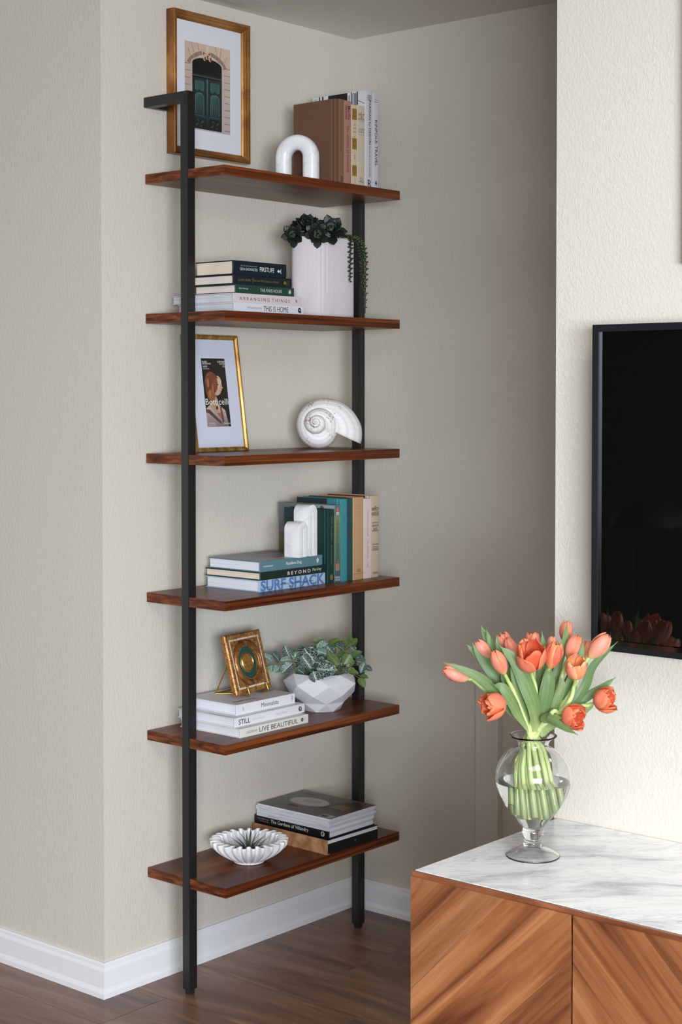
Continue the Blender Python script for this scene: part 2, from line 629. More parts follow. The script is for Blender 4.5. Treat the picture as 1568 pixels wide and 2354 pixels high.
box('chrome_strip', TX0 + bz - tl.x, TX1 - bz - tl.x, TYF - .001 - tl.y, TYF + .007 - tl.y, TZ0 + .011 - tl.z, TZ0 + bz * 1.2 + .004 - tl.z, M_chrome, tv)
box('back_housing', TX0 + .03 - tl.x, TX1 - .03 - tl.x, TYF + .034 - tl.y, -.004, TZ0 + .05 - tl.z, TZ1 - .05 - tl.z, M_cap, tv, .004)

# gilt picture frame at the right edge of the photograph
M_gilt = wood('gilt_wood', [srgb(110, 66, 28), srgb(164, 108, 48), srgb(196, 142, 72)], (14, 14, 3), .36, metal=.4, rnd=3, fine=.35, bump=.06)
fr = thing('wall_frame', 'gilt wooden picture frame cut off at the right edge above television', 'picture', (1.78, -.92, 1.66))


def frame_sweep(name, w, h, prof, mat, parent, M4):
    """mitred moulding round a w x h rectangle; prof=(inset, height) pairs; local x right, y up, z out"""
    V, F = [], []
    m = len(prof)
    for cx, cz, sx, sz in ((0, 0, 1, 1), (w, 0, -1, 1), (w, h, -1, -1), (0, h, 1, -1)):
        for i, z in prof:
            V.append(M4 @ Vector((cx + sx * i, cz + sz * i, z)))
    for c in range(4):
        k = (c + 1) % 4
        for i in range(m):
            j = (i + 1) % m
            F.append((c * m + i, k * m + i, k * m + j, c * m + j))
    bm = bmesh.new()
    vs = [bm.verts.new(v) for v in V]
    for f in F:
        bm.faces.new([vs[i] for i in f])
    return from_bm(name, bm, mat, parent, smooth=True, auto=25)


fl = Vector(fr.location)
Mx = Matrix(((1, 0, 0, 1.530 - fl.x), (0, 0, -1, 0), (0, 1, 0, 1.6595 - fl.z), (0, 0, 0, 1)))
frame_sweep('moulding', .50, .68, [(0, .0005), (0, .018), (.003, .022), (.010, .022), (.013, .016), (.018, .015), (.020, .010), (.020, .0005)], M_gilt, fr, Mx)
M_mat = pm('mat_board', srgb(226, 226, 232), .7)
box('mat_board', 1.548 - fl.x, 2.012 - fl.x, -.008, -.002, 1.6775 - fl.z, 2.3215 - fl.z, M_mat, fr)

# ------------------------------------------------------------------ books
PAGES = {}


def page_mat(name, a, b):
    if name not in PAGES:
        t = NT('pages_' + name)
        tc = t.n('TexCoord')
        mp = t.n('Mapping', {'Vector': tc.outputs['Object'], 'Scale': (1.5, 1.5, 900)})
        nz = t.n('TexNoise', {'Vector': mp.outputs[0], 'Scale': 1.0, 'Detail': 2.0})
        t.set(Base_Color=t.ramp(nz.outputs[0], [(.35, srgb(*a)), (.62, srgb(*b))]), Roughness=.8)
        t.bump(nz.outputs[0], .25, .0006)
        PAGES[name] = t.m
    return PAGES[name]


P_WHITE = page_mat('white', (205, 207, 216), (236, 237, 243))
P_GREY = page_mat('grey', (170, 172, 180), (224, 225, 232))
P_CREAM = page_mat('cream', (214, 196, 174), (236, 221, 202))
P_PINK = page_mat('blush', (216, 198, 188), (236, 220, 212))


def cloth(name, c, rough=.55, bump=.05):
    if name not in MATS:
        t = NT('cover_' + name)
        nz = t.n('TexNoise', {'Vector': t.coords((1, 1, 1)), 'Scale': 900.0, 'Detail': 1.0})
        base = srgb(*c)
        t.set(Base_Color=t.ramp(nz.outputs[0], [(.3, tuple(k * .9 for k in base[:3])), (.7, base)]), Roughness=rough, Specular_IOR_Level=.35)
        t.bump(nz.outputs[0], bump, .0002)
        MATS[name] = t.m
    return MATS[name]


DIMS = {}


def book(name, label, group, dims, loc, rot, cover, pages, hard=True, bulge=.0, hinge=False, over=None, spine_in=0.0):
    """local frame: spine face at x=0 facing +x, leaves towards -x, length along +y, thickness +z"""
    Wd, L, T = dims
    t = thing(name, label, 'book', loc, rot, group)
    bt = .0024 if hard else .0005
    oh = (.003 if hard else .0002) if over is None else over
    o, i_ = [], []
    # outer cover outline in (x,z), back board bottom -> spine -> top board
    o.append((-Wd, 0))
    if hinge:
        o += [(-.0125, 0), (-.0105, .0013), (-.0075, .0013), (-.0055, 0)]
    if bulge:
        for k in range(9):
            a = -PI / 2 + PI * k / 8
            o.append((bulge * (math.cos(a) - 1), T / 2 + T / 2 * math.sin(a)))
    else:
        o += [(0, 0), (0, T)]
    if hinge:
        o += [(-.0055, T), (-.0075, T - .0013), (-.0105, T - .0013), (-.0125, T)]
    o.append((-Wd, T))
    inn = [(-Wd, T - bt), (-max(bt, bulge + bt), T - bt), (-max(bt, bulge * .5 + bt), T / 2), (-max(bt, bulge + bt), bt), (-Wd, bt)]
    poly = o + inn
    ded = [poly[0]]
    for q in poly[1:]:
        if (q[0] - ded[-1][0]) ** 2 + (q[1] - ded[-1][1]) ** 2 > 1e-12:
            ded.append(q)
    prism('cover', ded, 0, L, cover, t, axis='y', bev=.0004 if hard else 0, seg=1)
    px = -(bt + bulge) - .0001
    bm = bmesh.new()
    bm_box(bm, -Wd + oh, px, oh, L - oh, bt + .0001, T - bt - .0001)
    from_bm('page_block', bm, pages, t)
    DIMS[t.name] = (Wd, L, T)
    return t


SU, SV = (0, 1, 0), (0, 0, 1)          # text along a lying book's spine
DU, DV = (0, -1, 0), (0, 0, -1)        # text running down a standing book's spine (local frame)


def spine_text(t, body, c, w, h, col, dz=0.0, weight=0.0, mat=None):
    L, T = DIMS[t.name][1], DIMS[t.name][2]
    return lettering(body, (0, c * L, T / 2 + dz), SU, SV, 0, 0, w, h, col, t, weight, mat=mat)


def down_text(t, body, c, w, h, col, dv=0.0, weight=0.0, mat=None, bul=0.0):
    """c = distance of the text centre from the top as a share of the height"""
    L, T = DIMS[t.name][1], DIMS[t.name][2]
    return lettering(body, (bul, L * (1 - c), T / 2), DU, DV, 0, dv, w, h, col, t, weight, mat=mat)


def flat_text(t, body, c, w, h, col, mat=None, weight=0.0, lift=.0003):
    """upright text reading across a standing book's spine"""
    L, T = DIMS[t.name][1], DIMS[t.name][2]
    return lettering(body, (0, L * (1 - c), T / 2), (0, 0, -1), SU, 0, 0, w, h, col, t, weight, mat=mat, lift=lift)


def spine_patch(t, poly, col, mat=None, name='printed_patch', lift=.0002):
    L, T = DIMS[t.name][1], DIMS[t.name][2]
    return patch((0, 0, 0), SU, SV, poly, col, t, name, mat, lift)


BLK, WHT = (30, 30, 32), (236, 236, 232)
GOLD_INK = pm('gold_foil', srgb(178, 142, 74), .35, .6)
# ---- second shelf: stack of five
G2 = 'stack of books on the second shelf'
z = LV[1]
b = book('book', 'white hardback titled THIS IS HOME at the bottom of a five-book stack', G2, (.190, .2457, .0222), (.2420, -.7240, z), (0, 0, 0), cloth('white_cover', (216, 215, 220)), P_GREY)
spine_text(b, 'NATALIE WALTON', .285, .048, .0042, (90, 88, 90))
spine_text(b, 'THIS IS HOME', .59, .088, .0126, BLK)
pb = disc_poly(.230, .0115, .0062)
spine_patch(b, pb, BLK)
spine_patch(b, rect(.2335, .0050, .2368, .0080), BLK)
lettering('aq', (0, .230, .0115), SU, SV, 0, 0, .006, .005, (230, 230, 230), b, lift=.0005)
z += .0222
b = book('book', 'pale pink hardback titled ARRANGING THINGS lying on the bottom white book', G2, (.207, .2375, .0222), (.2410, -.7255, z), (0, 0, 0), cloth('blush_cover', (213, 198, 200)), P_GREY)
spine_text(b, 'A R R A N G I N G  T H I N G S', .46, .175, .0080, (70, 60, 62), -.001)
spine_text(b, 'R', .935, .007, .0075, (60, 52, 54))
z += .0222
b = book('book', 'mid green hardback THE PARIS HOURS in the middle of the five-book stack', G2, (.137, .2050, .0205), (.2400, -.7165, z), (0, 0, 0), cloth('green_jacket', (36, 66, 52)), P_PINK)
spine_text(b, 'Alex George', .13, .032, .0050, (190, 196, 186), .001)
spine_text(b, 'THE PARIS HOURS', .60, .077, .0078, (188, 198, 176))
spine_patch(b, disc_poly(.189, .0105, .0066), (120, 140, 126))
spine_patch(b, disc_poly(.189, .0105, .0058), (36, 66, 52), lift=.0004)
spine_patch(b, [(.1855, .0070), (.1925, .0070), (.1915, .0145), (.1885, .0150), (.1860, .012)], (210, 214, 206), lift=.0006)
z += .0205
b = book('book', 'dark teal hardback with gold spine print, second from top of five-book stack', G2, (.1345, .2030, .0225), (.2400, -.7238, z), (0, 0, 0), cloth('teal_black', (17, 33, 38)), P_PINK, bulge=.0012)
spine_text(b, 'Lauren Belfer', .19, .044, .0058, (0, 0, 0), .0005, mat=GOLD_INK)
spine_patch(b, rect(.0652, .0045, .0660, .0165), (0, 0, 0), GOLD_INK)
spine_text(b, 'The Loss Who Listens to Houses', .55, .091, .0056, (0, 0, 0), .0005, mat=GOLD_INK)
spine_patch(b, ell(.1790, .0080, .0050, .0075, 14, 0, PI), (0, 0, 0), GOLD_INK)
for k in (.1875, .1925):
    lettering('RANDOM', (0, k, .011), (0, 0, 1), (0, -1, 0), 0, 0, .012, .0030, (0, 0, 0), b, mat=GOLD_INK)
z += .0225
b = book('book', 'thick navy hardback titled FIRSTLIFE on top of the five-book stack', G2, (.1265, .1850, .0335), (.2400, -.7238, z), (0, 0, 0), cloth('navy_jacket', (15, 30, 42)), P_CREAM, bulge=.0020)
for nm, c, w, h, dz, cc in (('NEW YORK TIMES BESTSELLING AUTHOR', .285, .056, .0030, .0052, (150, 158, 156)), ('GENA SHOWALTER', .285, .060, .0064, -.0025, (205, 210, 206)), ('FIRSTLIFE', .625, .050, .0105, .0, (214, 218, 212))):
    spine_text(b, nm, c, w, h, cc, dz, .004 if nm == 'FIRSTLIFE' else .0)
spine_patch(b, [(.151, .0155), (.156, .0195), (.161, .0155), (.156, .0115)], (205, 210, 206), lift=.0004)
spine_patch(b, [(.160, .0155), (.166, .0225), (.1645, .0155), (.166, .0085)], (205, 210, 206), lift=.0004)

# ---- first shelf: seven standing books; local z runs towards the viewer's left
G1 = 'books standing on the top shelf'
RS = (PI / 2, 0, 0)


def standing(label, group, Wd, Hh, T, x, y1, z, cover, pages, **k):
    return book('book', label, group, (Wd, Hh, T), (x, y1, z), RS, cover, pages, **k)


z = LV[0]
xs = .2375
b = standing('tall brown clothbound book behind the marble arch, leftmost on top shelf', G1, .140, .2130, .0149, xs, -.3403, z, cloth('brown_cloth', (112, 78, 60), .7), P_CREAM, bulge=.0015, hinge=True)
b = standing('slim tan-brown book wedged beside the big brown one on top shelf', G1, .138, .2145, .0200, xs, -.3200, z, cloth('tan_brown', (128, 96, 72), .6), P_CREAM, hinge=True)
down_text(b, 'Truman Capote in Cold Blood', .37, .085, .0036, (66, 44, 36), -.002)
spine_patch(b, [(.085, .012), (.092, .0142), (.085, .0095)], (60, 40, 32))
for k in (.008, .013, .018):
    spine_patch(b, rect(k, .006, k + .003, .012), (66, 44, 36))
b = standing('dusty pink book with dark red spine lettering on top shelf', G1, .138, .2140, .0287, xs, -.2911, z, cloth('dusty_pink', (168, 122, 104), .6), P_CREAM, bulge=.0010)
down_text(b, 'Martha', .14, .034, .0085, (98, 36, 30), .005, .01)
down_text(b, 'Grimes', .14, .034, .0085, (98, 36, 30), -.005, .01)
down_text(b, 'The WINDS of CHANGE', .57, .118, .0080, (112, 42, 34))
b = standing('cream book with three gilt spine panels on top shelf', G1, .140, .2070, .0221, xs, -.2687, z, cloth('cream_gilt', (208, 184, 152), .6), P_CREAM, bulge=.0010)
L_ = .2070
for c, h in ((.115, .028), (.475, .028), (.805, .027)):
    zc = L_ * (1 - c)
    spine_patch(b, rect(zc - h / 2, .0025, zc + h / 2, .0200), (0, 0, 0), GOLD_INK, lift=.0012)
    for q in range(5):
        a = q * 1.3 + c * 9
        spine_patch(b, [(zc + .009 * math.cos(a) + .001, .0112 + .005 * math.sin(a)), (zc + .009 * math.cos(a + .9), .0112 + .006 * math.sin(a + .9)), (zc + .004 * math.cos(a + .5), .0112 + .003 * math.sin(a + .5))], (112, 80, 30), lift=.0015)
for c, s in ((.245, 'The'), (.285, 'COLLECTED'), (.33, 'STORIES'), (.385, 'of a'), (.62, 'ONE'), (.65, 'TWO')):
    flat_text(b, s, c, .0105 if len(s) > 4 else .006, .0035, (120, 92, 62), lift=.0013)
b = standing('cream cloth book with small gilt title and ruled lines on top shelf', G1, .142, .2090, .0312, xs, -.2373, z, cloth('cream_cloth', (202, 186, 164), .6), P_CREAM, bulge=.0010)
for c, s, w, h in ((.085, 'A', .004, .0045), (.115, 'NOVEL OF', .020, .005), (.145, 'THE', .009, .005), (.168, 'KINGDOM', .024, .0045), (.288, 'TAYLOR', .022, .0034), (.325, 'CALDWELL', .024, .0034), (.90, 'D', .008, .010), (.93, 'DOUBLEDAY', .022, .003)):
    flat_text(b, s, c, w, h, (130, 104, 70), lift=.0013)
for c in (.105, .192, .305, .36):
    spine_patch(b, rect(.2090 * (1 - c), .002, .2090 * (1 - c) + .0007, .028), (150, 126, 92), lift=.0013)
b = standing('tall white book PARISIAN BY DESIGN with photo cover on top shelf', G1, .180, .2515, .0312, xs + .001, -.2057, z, cloth('white_gloss', (206, 204, 208), .3, .01), P_WHITE, bulge=.0018)
down_text(b, 'PARISIAN by DESIGN', .325, .112, .0105, (40, 38, 40), .0, .004, bul=.0014)
down_text(b, 'INTERIORS BY DAVID JIMENEZ', .70, .090, .0056, (60, 58, 60), .0, bul=.0014)
for c, s in ((.055, 'DIANE'), (.075, 'DORRANS'), (.095, 'SAEKS')):
    flat_text(b, s, c, .015 if len(s) < 6 else .019, .0036, (70, 68, 70), lift=.0016)
flat_text(b, 'R', .945, .014, .018, (30, 30, 32), lift=.0016)
M_print = attr_mat('printed_photo', .4, .4)
# jacket photograph on the cover that shows above the lower books
sh = [(rect(0, 0, .176, .250), (214, 212, 214)), (rect(.052, .0, .118, .250), (24, 22, 22)), (rect(.020, 0, .024, .25), (30, 28, 28)),
      (rect(.031, 0, .036, .25), (30, 28, 28)), (rect(.130, .0, .133, .25), (34, 32, 33)), (rect(.150, 0, .1535, .25), (34, 32, 33)),
      (rect(.135, .21, .149, .247), (110, 116, 128)), (rect(.138, .213, .141, .245), (190, 194, 200)), (rect(.121, .222, .127, .243), (150, 150, 156)),
      ([(.118, .222), (.130, .212), (.130, .2135), (.118, .2235)], (40, 38, 38)), ([(.154, .226), (.176, .216), (.176, .2175), (.154, .2275)], (40, 38, 38)), (rect(.003, .224, .014, .246), (176, 180, 184))]
picture('jacket_photo', (-.178, 0, .0312), (1, 0, 0), (0, 1, 0), sh, M_print, b)
b = standing('tall white book KINFOLK TRAVEL at the right end of top shelf', G1, .190, .2490, .0230, xs + .001, -.1824, z, cloth('white_matt', (204, 201, 204), .6, .03), P_WHITE, bulge=.0012)
down_text(b, 'KINFOLK TRAVEL', .52, .118, .0098, (34, 33, 35), bul=.0011)
for c, s in ((.075, 'JOHN'), (.095, 'BURNS')):
    flat_text(b, s, c, .013, .0030, (120, 118, 120), lift=.0013)
spine_patch(b, [(.014, .0165), (.024, .012), (.014, .0075)], (24, 24, 26), lift=.0012)
spine_patch(b, rect(.0115, .0075, .0122, .0165), (120, 118, 120), lift=.0012)

# ---- fourth shelf
G4 = 'stack of books on the fourth shelf'
z = LV[3]
b = book('book', 'pale blue book SURF SHACK at the bottom of the three-book stack', G4, (.182, .2440, .0282), (.2125, -.6085, z), (0, 0, 0), cloth('pale_blue', (168, 192, 216), .35, .01), P_WHITE)
spine_text(b, 'SURF SHACK', .505, .236, .0272, (84, 122, 168), .0, .035)
spine_text(b, 'SURF SHACK // Laid-Back Living by the Water', .55, .128, .0052, (36, 44, 56), -.002, .0, None).location.x = .0004
spine_text(b, 'NINA FREUDENBERGER', .11, .034, .0026, (60, 70, 84), -.004).location.x = .0004
z += .0282
b = book('book', 'dark green book BEYOND PARSLEY in the middle of the three-book stack', G4, (.188, .2410, .0195), (.2130, -.6050, z), (0, 0, 0), cloth('forest_cover', (30, 46, 40), .35, .02), P_CREAM)
spine_text(b, 'B E Y O N D', .585, .086, .0086, (196, 186, 190), 0, .03)
spine_text(b, 'Parsley', .865, .034, .0092, (200, 204, 196), .0006)
z += .0195
b = book('book', 'grey-teal book RESIDENT DOG on top of the three-book stack', G4, (.176, .2310, .0262), (.2080, -.6010, z), (0, 0, 0), cloth('dusty_teal', (92, 128, 136), .35, .02), P_WHITE)
spine_text(b, 'Resident Dog', .535, .056, .0095, WHT)
spine_text(b, 'NICOLE ENGLAND', .13, .034, .0034, (206, 214, 214), 0, .02)
spine_patch(b, [(.208, .0131), (.2125, .0205), (.217, .0131), (.2125, .0057)], WHT)
spine_patch(b, [(.2108, .0131), (.2128, .0165), (.2138, .0131), (.2122, .0097)], (92, 128, 136), lift=.0004)
zt4 = z + .0262
g = lambda a: (a, a, a + 2)
sh = [(rect(.0, .0, .174, .2295), [(150, 150, 156), (170, 170, 176), (128, 130, 136), (92, 92, 96)]),
      ([(.02, .10), (.10, .07), (.15, .13), (.12, .2), (.03, .19)], (120, 120, 126)), ([(.0, .15), (.05, .13), (.06, .2295), (0, .2295)], (84, 84, 88)),
      ([(.13, .085), (.165, .085), (.168, .110), (.135, .118)], (186, 150, 124)), ([(.12, .10), (.14, .095), (.145, .115), (.125, .12)], (80, 74, 72))]
picture('cover_photo', (-.1755, .0006, .0262), (1, 0, 0), (0, 1, 0), sh, M_print, b)

G4s = 'books standing on the fourth shelf'
z = LV[3]
b = standing('dark green OTHER KINGDOMS with gold spine title on the fourth shelf', G4s, .150, .1880, .0252, .2205, -.3375, z, cloth('bottle_green', (22, 58, 56), .4), P_CREAM, bulge=.0010, hinge=True)
down_text(b, 'Other Kingdoms', .25, .062, .0080, (0, 0, 0), mat=GOLD_INK, bul=.0009)
down_text(b, 'Richard Matheson', .62, .050, .0052, (0, 0, 0), mat=GOLD_INK, bul=.0009)
spine_patch(b, ell(.0155, .0126, .0075, .0055, 16), (0, 0, 0), GOLD_INK, lift=.0010)
b = standing('moss green photo-jacket book, wide grey cover showing behind marble bookend', G4s, .192, .1980, .0226, .2205, -.3145, z, cloth('moss_jacket', (104, 124, 96), .35, .01), P_WHITE, bulge=.0)
sh = [(rect(0, .0, .1975, .0224), [(58, 84, 90), (120, 140, 96), (120, 140, 96), (58, 84, 90)]), (rect(.0, 0, .030, .0224), (66, 92, 100)), (rect(.172, 0, .1975, .0224), (92, 112, 108)),
      (rect(.030, .004, .048, .0185), (166, 120, 96)), (rect(.048, .008, .058, .0115), (150, 98, 78)), (rect(.172, .005, .180, .0165), (176, 176, 176)), (ell(.186, .0112, .0056, .0048, 14), (186, 108, 84))]
picture('spine_photo', (0, 0, 0), SU, SV, sh, M_print, b)
down_text(b, 'THE FORTUNE CONSERVATORY', .48, .112, .0072, (40, 66, 52))
for k, s in ((.0135, 'Marilu'), (.0065, 'POP-UP')):
    flat_text(b, s, 1 - k / .198, .0170, .0052, WHT, lift=.0006)
sh = [(rect(0, 0, .190, .1965), [(60, 60, 58), (86, 90, 96), (150, 160, 176), (104, 106, 108)]), (rect(0, 0, .03, .12), (92, 82, 58)), ([(.135, .178), (.158, .178), (.155, .192), (.146, .1955)], (104, 70, 62))]
picture('jacket_photo', (-.1915, 0, .0226), (1, 0, 0), (0, 1, 0), sh, M_print, b)
b = standing('bright teal spined book with navy boards, left of the dark teal one', G4s, .150, .2120, .0264, .2210, -.2878, z, cloth('teal_cloth', (62, 140, 146), .45), P_CREAM, bulge=.0012, hinge=True)
sh = [(rect(.0, .0, .104, .2118), (22, 38, 46)), (rect(.104, 0, .1375, .2118), (52, 118, 128))]
picture('navy_board', (-.1500, 0, .0264), (1, 0, 0), (0, 1, 0), sh, M_print, b)
down_text(b, 'Tilting at Windmills', .28, .07, .0050, (110, 146, 120), 0, bul=.0011)
b = standing('dark teal book with faint red spine lettering beside the tan book', G4s, .150, .2125, .0232, .2205, -.2643, z, cloth('deep_teal', (38, 76, 78), .45), P_CREAM, bulge=.0012, hinge=True)
down_text(b, 'Death in Kashmir', .30, .080, .0072, (86, 54, 58), 0, bul=.0011)
spine_patch(b, [(.108, .012), (.118, .0140), (.116, .0082)], (104, 40, 48), lift=.0013)
b = standing('tan cloth book with gilt blind-stamped title panel on the fourth shelf', G4s, .152, .2135, .0427, .2210, -.2213, z, cloth('tan_cloth', (196, 154, 112), .45), P_CREAM, bulge=.0016, hinge=True)
M_foil = pm('pale_foil', srgb(226, 190, 142), .3, .3)
spine_patch(b, rect(.158, .005, .1586, .038), (0, 0, 0), M_foil, lift=.0018)
for q, (s, w) in enumerate((('THE', .016), ('ANTHOLOGY', .032), ('OF GREAT', .030), ('ENGLISH', .030), ('STORIES', .030))):
    flat_text(b, s, .055 + q * .042, w, .0052, (0, 0, 0), M_foil, lift=.0018)
flat_text(b, 'R & A', .885, .015, .0085, (110, 84, 60), lift=.0018)
spine_patch(b, rect(.0155, .001, .0165, .0418), (150, 112, 78), lift=.0014)
sh = [(rect(.0, .0, .130, .2133), (96, 38, 30))]
picture('red_board', (-.1520, 0, .0427), (1, 0, 0), (0, 1, 0), sh, M_print, b)
b = standing('pinkish white slim book with dotted title between tan and cream books', G4s, .140, .2080, .0299, .2210, -.1910, z, cloth('pinkish_white', (222, 204, 198), .5), P_CREAM)
down_text(b, 'T H E  E N D  O F  T H E  P O E M', .31, .066, .0030, (50, 44, 44), .001, .02)
down_text(b, 'P A U L  M U L D O O N', .63, .046, .0030, (50, 44, 44), .001, .02)
down_text(b, 'F S G', .835, .011, .0030, (50, 44, 44), .001, .02)
b = standing('cream book THE MAMMOTH HUNTERS at the right end of the fourth shelf', G4s, .150, .2145, .0325, .2200, -.1580, z, cloth('oatmeal_cloth', (204, 184, 156), .55), P_CREAM, bulge=.0016, hinge=True, )
for c, s, w, h in ((.135, 'THE', .009, .0045), (.165, 'MAMMOTH', .029, .0095), (.222, 'HUNTERS', .029, .0105), (.370, 'JEAN M.', .026, .0068), (.405, 'AUEL', .017, .0068), (.625, "EARTH'S", .020, .003), (.645, 'CHILDREN', .024, .003), (.945, 'CROWN', .020, .0052)):
    flat_text(b, s, c, w, h, (62, 48, 36), lift=.0018)
for c in (.328, .336, .428, .436, .592, .600, .662, .670):
    spine_patch(b, rect(.2145 * (1 - c), .003, .2145 * (1 - c) + .0008, .0295), (110, 92, 68), lift=.0018)
sh = [(rect(.0, .0, .130, .2143), (108, 46, 34))]
picture('red_board', (-.1500, 0, .0325), (1, 0, 0), (0, 1, 0), sh, M_print, b)

# ---- fifth shelf
G5 = 'stack of white books on the fifth shelf'
z = LV[4]
b = book('book', 'cream white book LIVE BEAUTIFUL at the bottom of white stack', G5, (.205, .2440, .0215), (.2402, -.7040, z), (0, 0, 0), cloth('ivory_cover', (226, 222, 214), .4, .01), P_WHITE)
spine_text(b, 'CALDERONE', .165, .040, .0062, (120, 118, 116))
spine_text(b, 'LIVE BEAUTIFUL', .555, .138, .0115, (58, 56, 56))
spine_patch(b, disc_poly(.221, .0108, .0046), BLK)
lettering('A', (0, .221, .0108), SU, SV, 0, 0, .0045, .005, WHT, b, lift=.0005)
lettering('ABRAMS', (0, .2295, .0108), (0, 0, 1), (0, -1, 0), 0, 0, .010, .0014, (110, 110, 110), b)
z += .0215
b = book('book', 'white book titled STILL in the middle of the white stack', G5, (.196, .2510, .0222), (.2180, -.6998, z), (0, 0, 0), cloth('bright_cover', (224, 223, 228), .35, .01), P_WHITE)
spine_text(b, 'STILL', .135, .040, .0125, (60, 60, 64), 0, .01)
spine_text(b, 'The Slow Home', .32, .042, .0050, (176, 176, 182))
spine_text(b, 'Natalie Walton', .66, .040, .0056, (168, 168, 174))
spine_patch(b, disc_poly(.2335, .0115, .0060), (70, 70, 74))
spine_patch(b, rect(.2365, .005, .2395, .008), (70, 70, 74))
lettering('q', (0, .2335, .0115), SU, SV, 0, 0, .004, .007, WHT, b, lift=.0005)
patch((0, 0, .0222), SU, (-1, 0, 0), rect(.001, .02, .012, .09), (90, 90, 96), b, 'cover_print', pm('ink_200_200_206', srgb(200, 200, 206), .5))
z += .0222
b = book('book', 'white book titled Minimalista under the gilt easel frame', G5, (.172, .2105, .0250), (.1963, -.6715, z), (0, 0, 0), cloth('minimal_cover', (226, 225, 230), .4, .01), P_WHITE)
spine_text(b, 'Minimalista', .565, .062, .0105, (40, 46, 66))
spine_text(b, '0', .115, .004, .0090, (110, 110, 116))
spine_patch(b, ell(.200, .0150, .0032, .0042, 14), (90, 90, 94))
spine_patch(b, ell(.200, .0150, .0024, .0034, 14), (226, 225, 230), lift=.0004)
spine_patch(b, rect(.1995, .006, .2005, .017), (90, 90, 94), lift=.0005)
z5 = z + .0250
lettering('Minimalista', (-.030, .060, .0250), (0, -1, 0), (1, 0, 0), 0, 0, .075, .013, (60, 60, 66), b)
lettering('SHIRA GILL', (-.012, .080, .0250), (0, -1, 0), (1, 0, 0), 0, 0, .045, .004, (150, 150, 156), b)
patch((-.17, 0, .0250), (1, 0, 0), (0, 1, 0), rect(.02, .155, .105, .205), (150, 148, 148), b, 'cover_print')
patch((-.17, 0, .0250), (1, 0, 0), (0, 1, 0), ell(.06, .18, .03, .012, 16), (84, 80, 78), b, 'cover_print', lift=.0004)

# ---- sixth shelf: big books and magazines, spines towards the viewer's left
G6 = 'stack of magazines and big books on the lowest shelf'
RM = (0, 0, -PI / 2)         # local +x -> world -y, local +y -> world +x
z = LV[5]


def pile(name, label, cat, Wd, L, T, x0, yf, z, cover, pages, dr=0.0, **k):
    t = book(name, label, G6, (Wd, L, T), (x0, yf, z), (0, 0, -PI / 2 + dr), cover, pages, **k)
    t['category'] = cat
    return t


t_ = NT('tan_leather')
nz = t_.n('TexNoise', {'Vector': t_.coords((1, 1, 1)), 'Scale': 38.0, 'Detail': 5.0})
t_.set(Base_Color=t_.ramp(nz.outputs[0], [(.32, srgb(150, 100, 66)), (.52, srgb(190, 138, 98)), (.7, srgb(206, 158, 120))]), Roughness=.5)
box6 = thing('slipcase_book', 'tan spined black boxed book at the very bottom of lowest shelf stack', 'book', (.0055, -.4165, z), (0, 0, -.02), G6)
M_bkb = cloth('black_board', (22, 23, 25), .45)
box('spine_panel', 0, .2620, 0, .0045, 0, .0365, t_.m, box6, .0008)
box('case', .002, .2600, .0046, .1990, 0, .0255, M_bkb, box6, .0006)
box('page_block', .003, .2590, .0046, .1975, .0256, .0345, P_WHITE, box6)
box('top_board', .002, .2600, .0046, .1990, .0346, .0364, M_bkb, box6, .0004)
patch((.2602, .1080, .0140), (0, 1, 0), (0, 0, 1), rect(0, 0, .0045, .0022), (190, 190, 190), box6, 'small_label')
prism('base_lip', [(.245, -.001), (.262, -.001), (.2625, .012), (.256, .013)], -.0, .0012, t_.m, box6, axis='z')
z += .0366
b = pile('book', 'black book The Gardens of Villandry under the white-spined magazines', 'book', .180, .2575, .0200, .0060, -.4090, z, cloth('black_gloss', (24, 24, 26), .25, .01), P_WHITE, bulge=.0010)
spine_text(b, 'The Gardens of Villandry', .48, .130, .0120, (214, 212, 204))
spine_text(b, 'Robert et Michel Carvallo', .125, .038, .0036, (150, 150, 146), .003)
spine_text(b, 'Text Alexis Gregory', .14, .032, .0036, (150, 150, 146), -.003)
spine_patch(b, disc_poly(.2370, .0100, .0066), (170, 170, 168))
spine_patch(b, [(.2335, .0075), (.2385, .0060), (.2375, .0105), (.2405, .0130), (.2350, .0140)], (24, 24, 26), lift=.0004)
z += .0200
mags = [('thick white-spined magazine resting directly on the black gardens book', .0085, (206, 208, 218), .176, .252, .0, 'VERANDA', .23, (120, 122, 130)),
        ('white-spined magazine, second from the bottom of the magazine pile', .0042, (218, 219, 226), .180, .250, .012, 'DESIGN', .9, (110, 110, 116)),
        ('white-spined magazine with tiny pink lettering mid pile', .0042, (214, 214, 220), .184, .252, -.008, 'VERANDA', .38, (206, 130, 130)),
        ('white-spined magazine with small red spine logo near top of pile', .0044, (220, 220, 226), .180, .252, .010, 'VERANDA', .13, (190, 60, 56)),
        ('white-spined magazine, second from the top of the magazine pile', .0044, (216, 216, 222), .186, .250, -.010, 'M - L - MAGAZINE', .45, (130, 130, 138)),
        ('topmost magazine with dark cover picturing a pale oval plate', .0048, (222, 222, 228), .184, .2505, .004, 'M - L - SPRING', .45, (140, 140, 148))]
for q, (lab, T, c, Wd, L, dr, s, cpos, ic) in enumerate(mags):
    b = pile('magazine', lab, 'magazine', Wd, L, T, .0165 - (.001 * q if q < 5 else .0), -.4110 + .0012 * (q % 3), z, cloth('magazine_%d' % q, c, .3, .0), P_GREY if q % 2 else P_WHITE, dr=dr * .3, hard=False, over=.0008)
    spine_text(b, s, cpos, .040, T * .42, ic)
    z += T + .0001
    if q < 5 and q != 2:
        patch((0, 0, T), SU, (-1, 0, 0), rect(.0, .0, L, .0006), (50, 50, 54), b, 'cover_edge', lift=.00002)
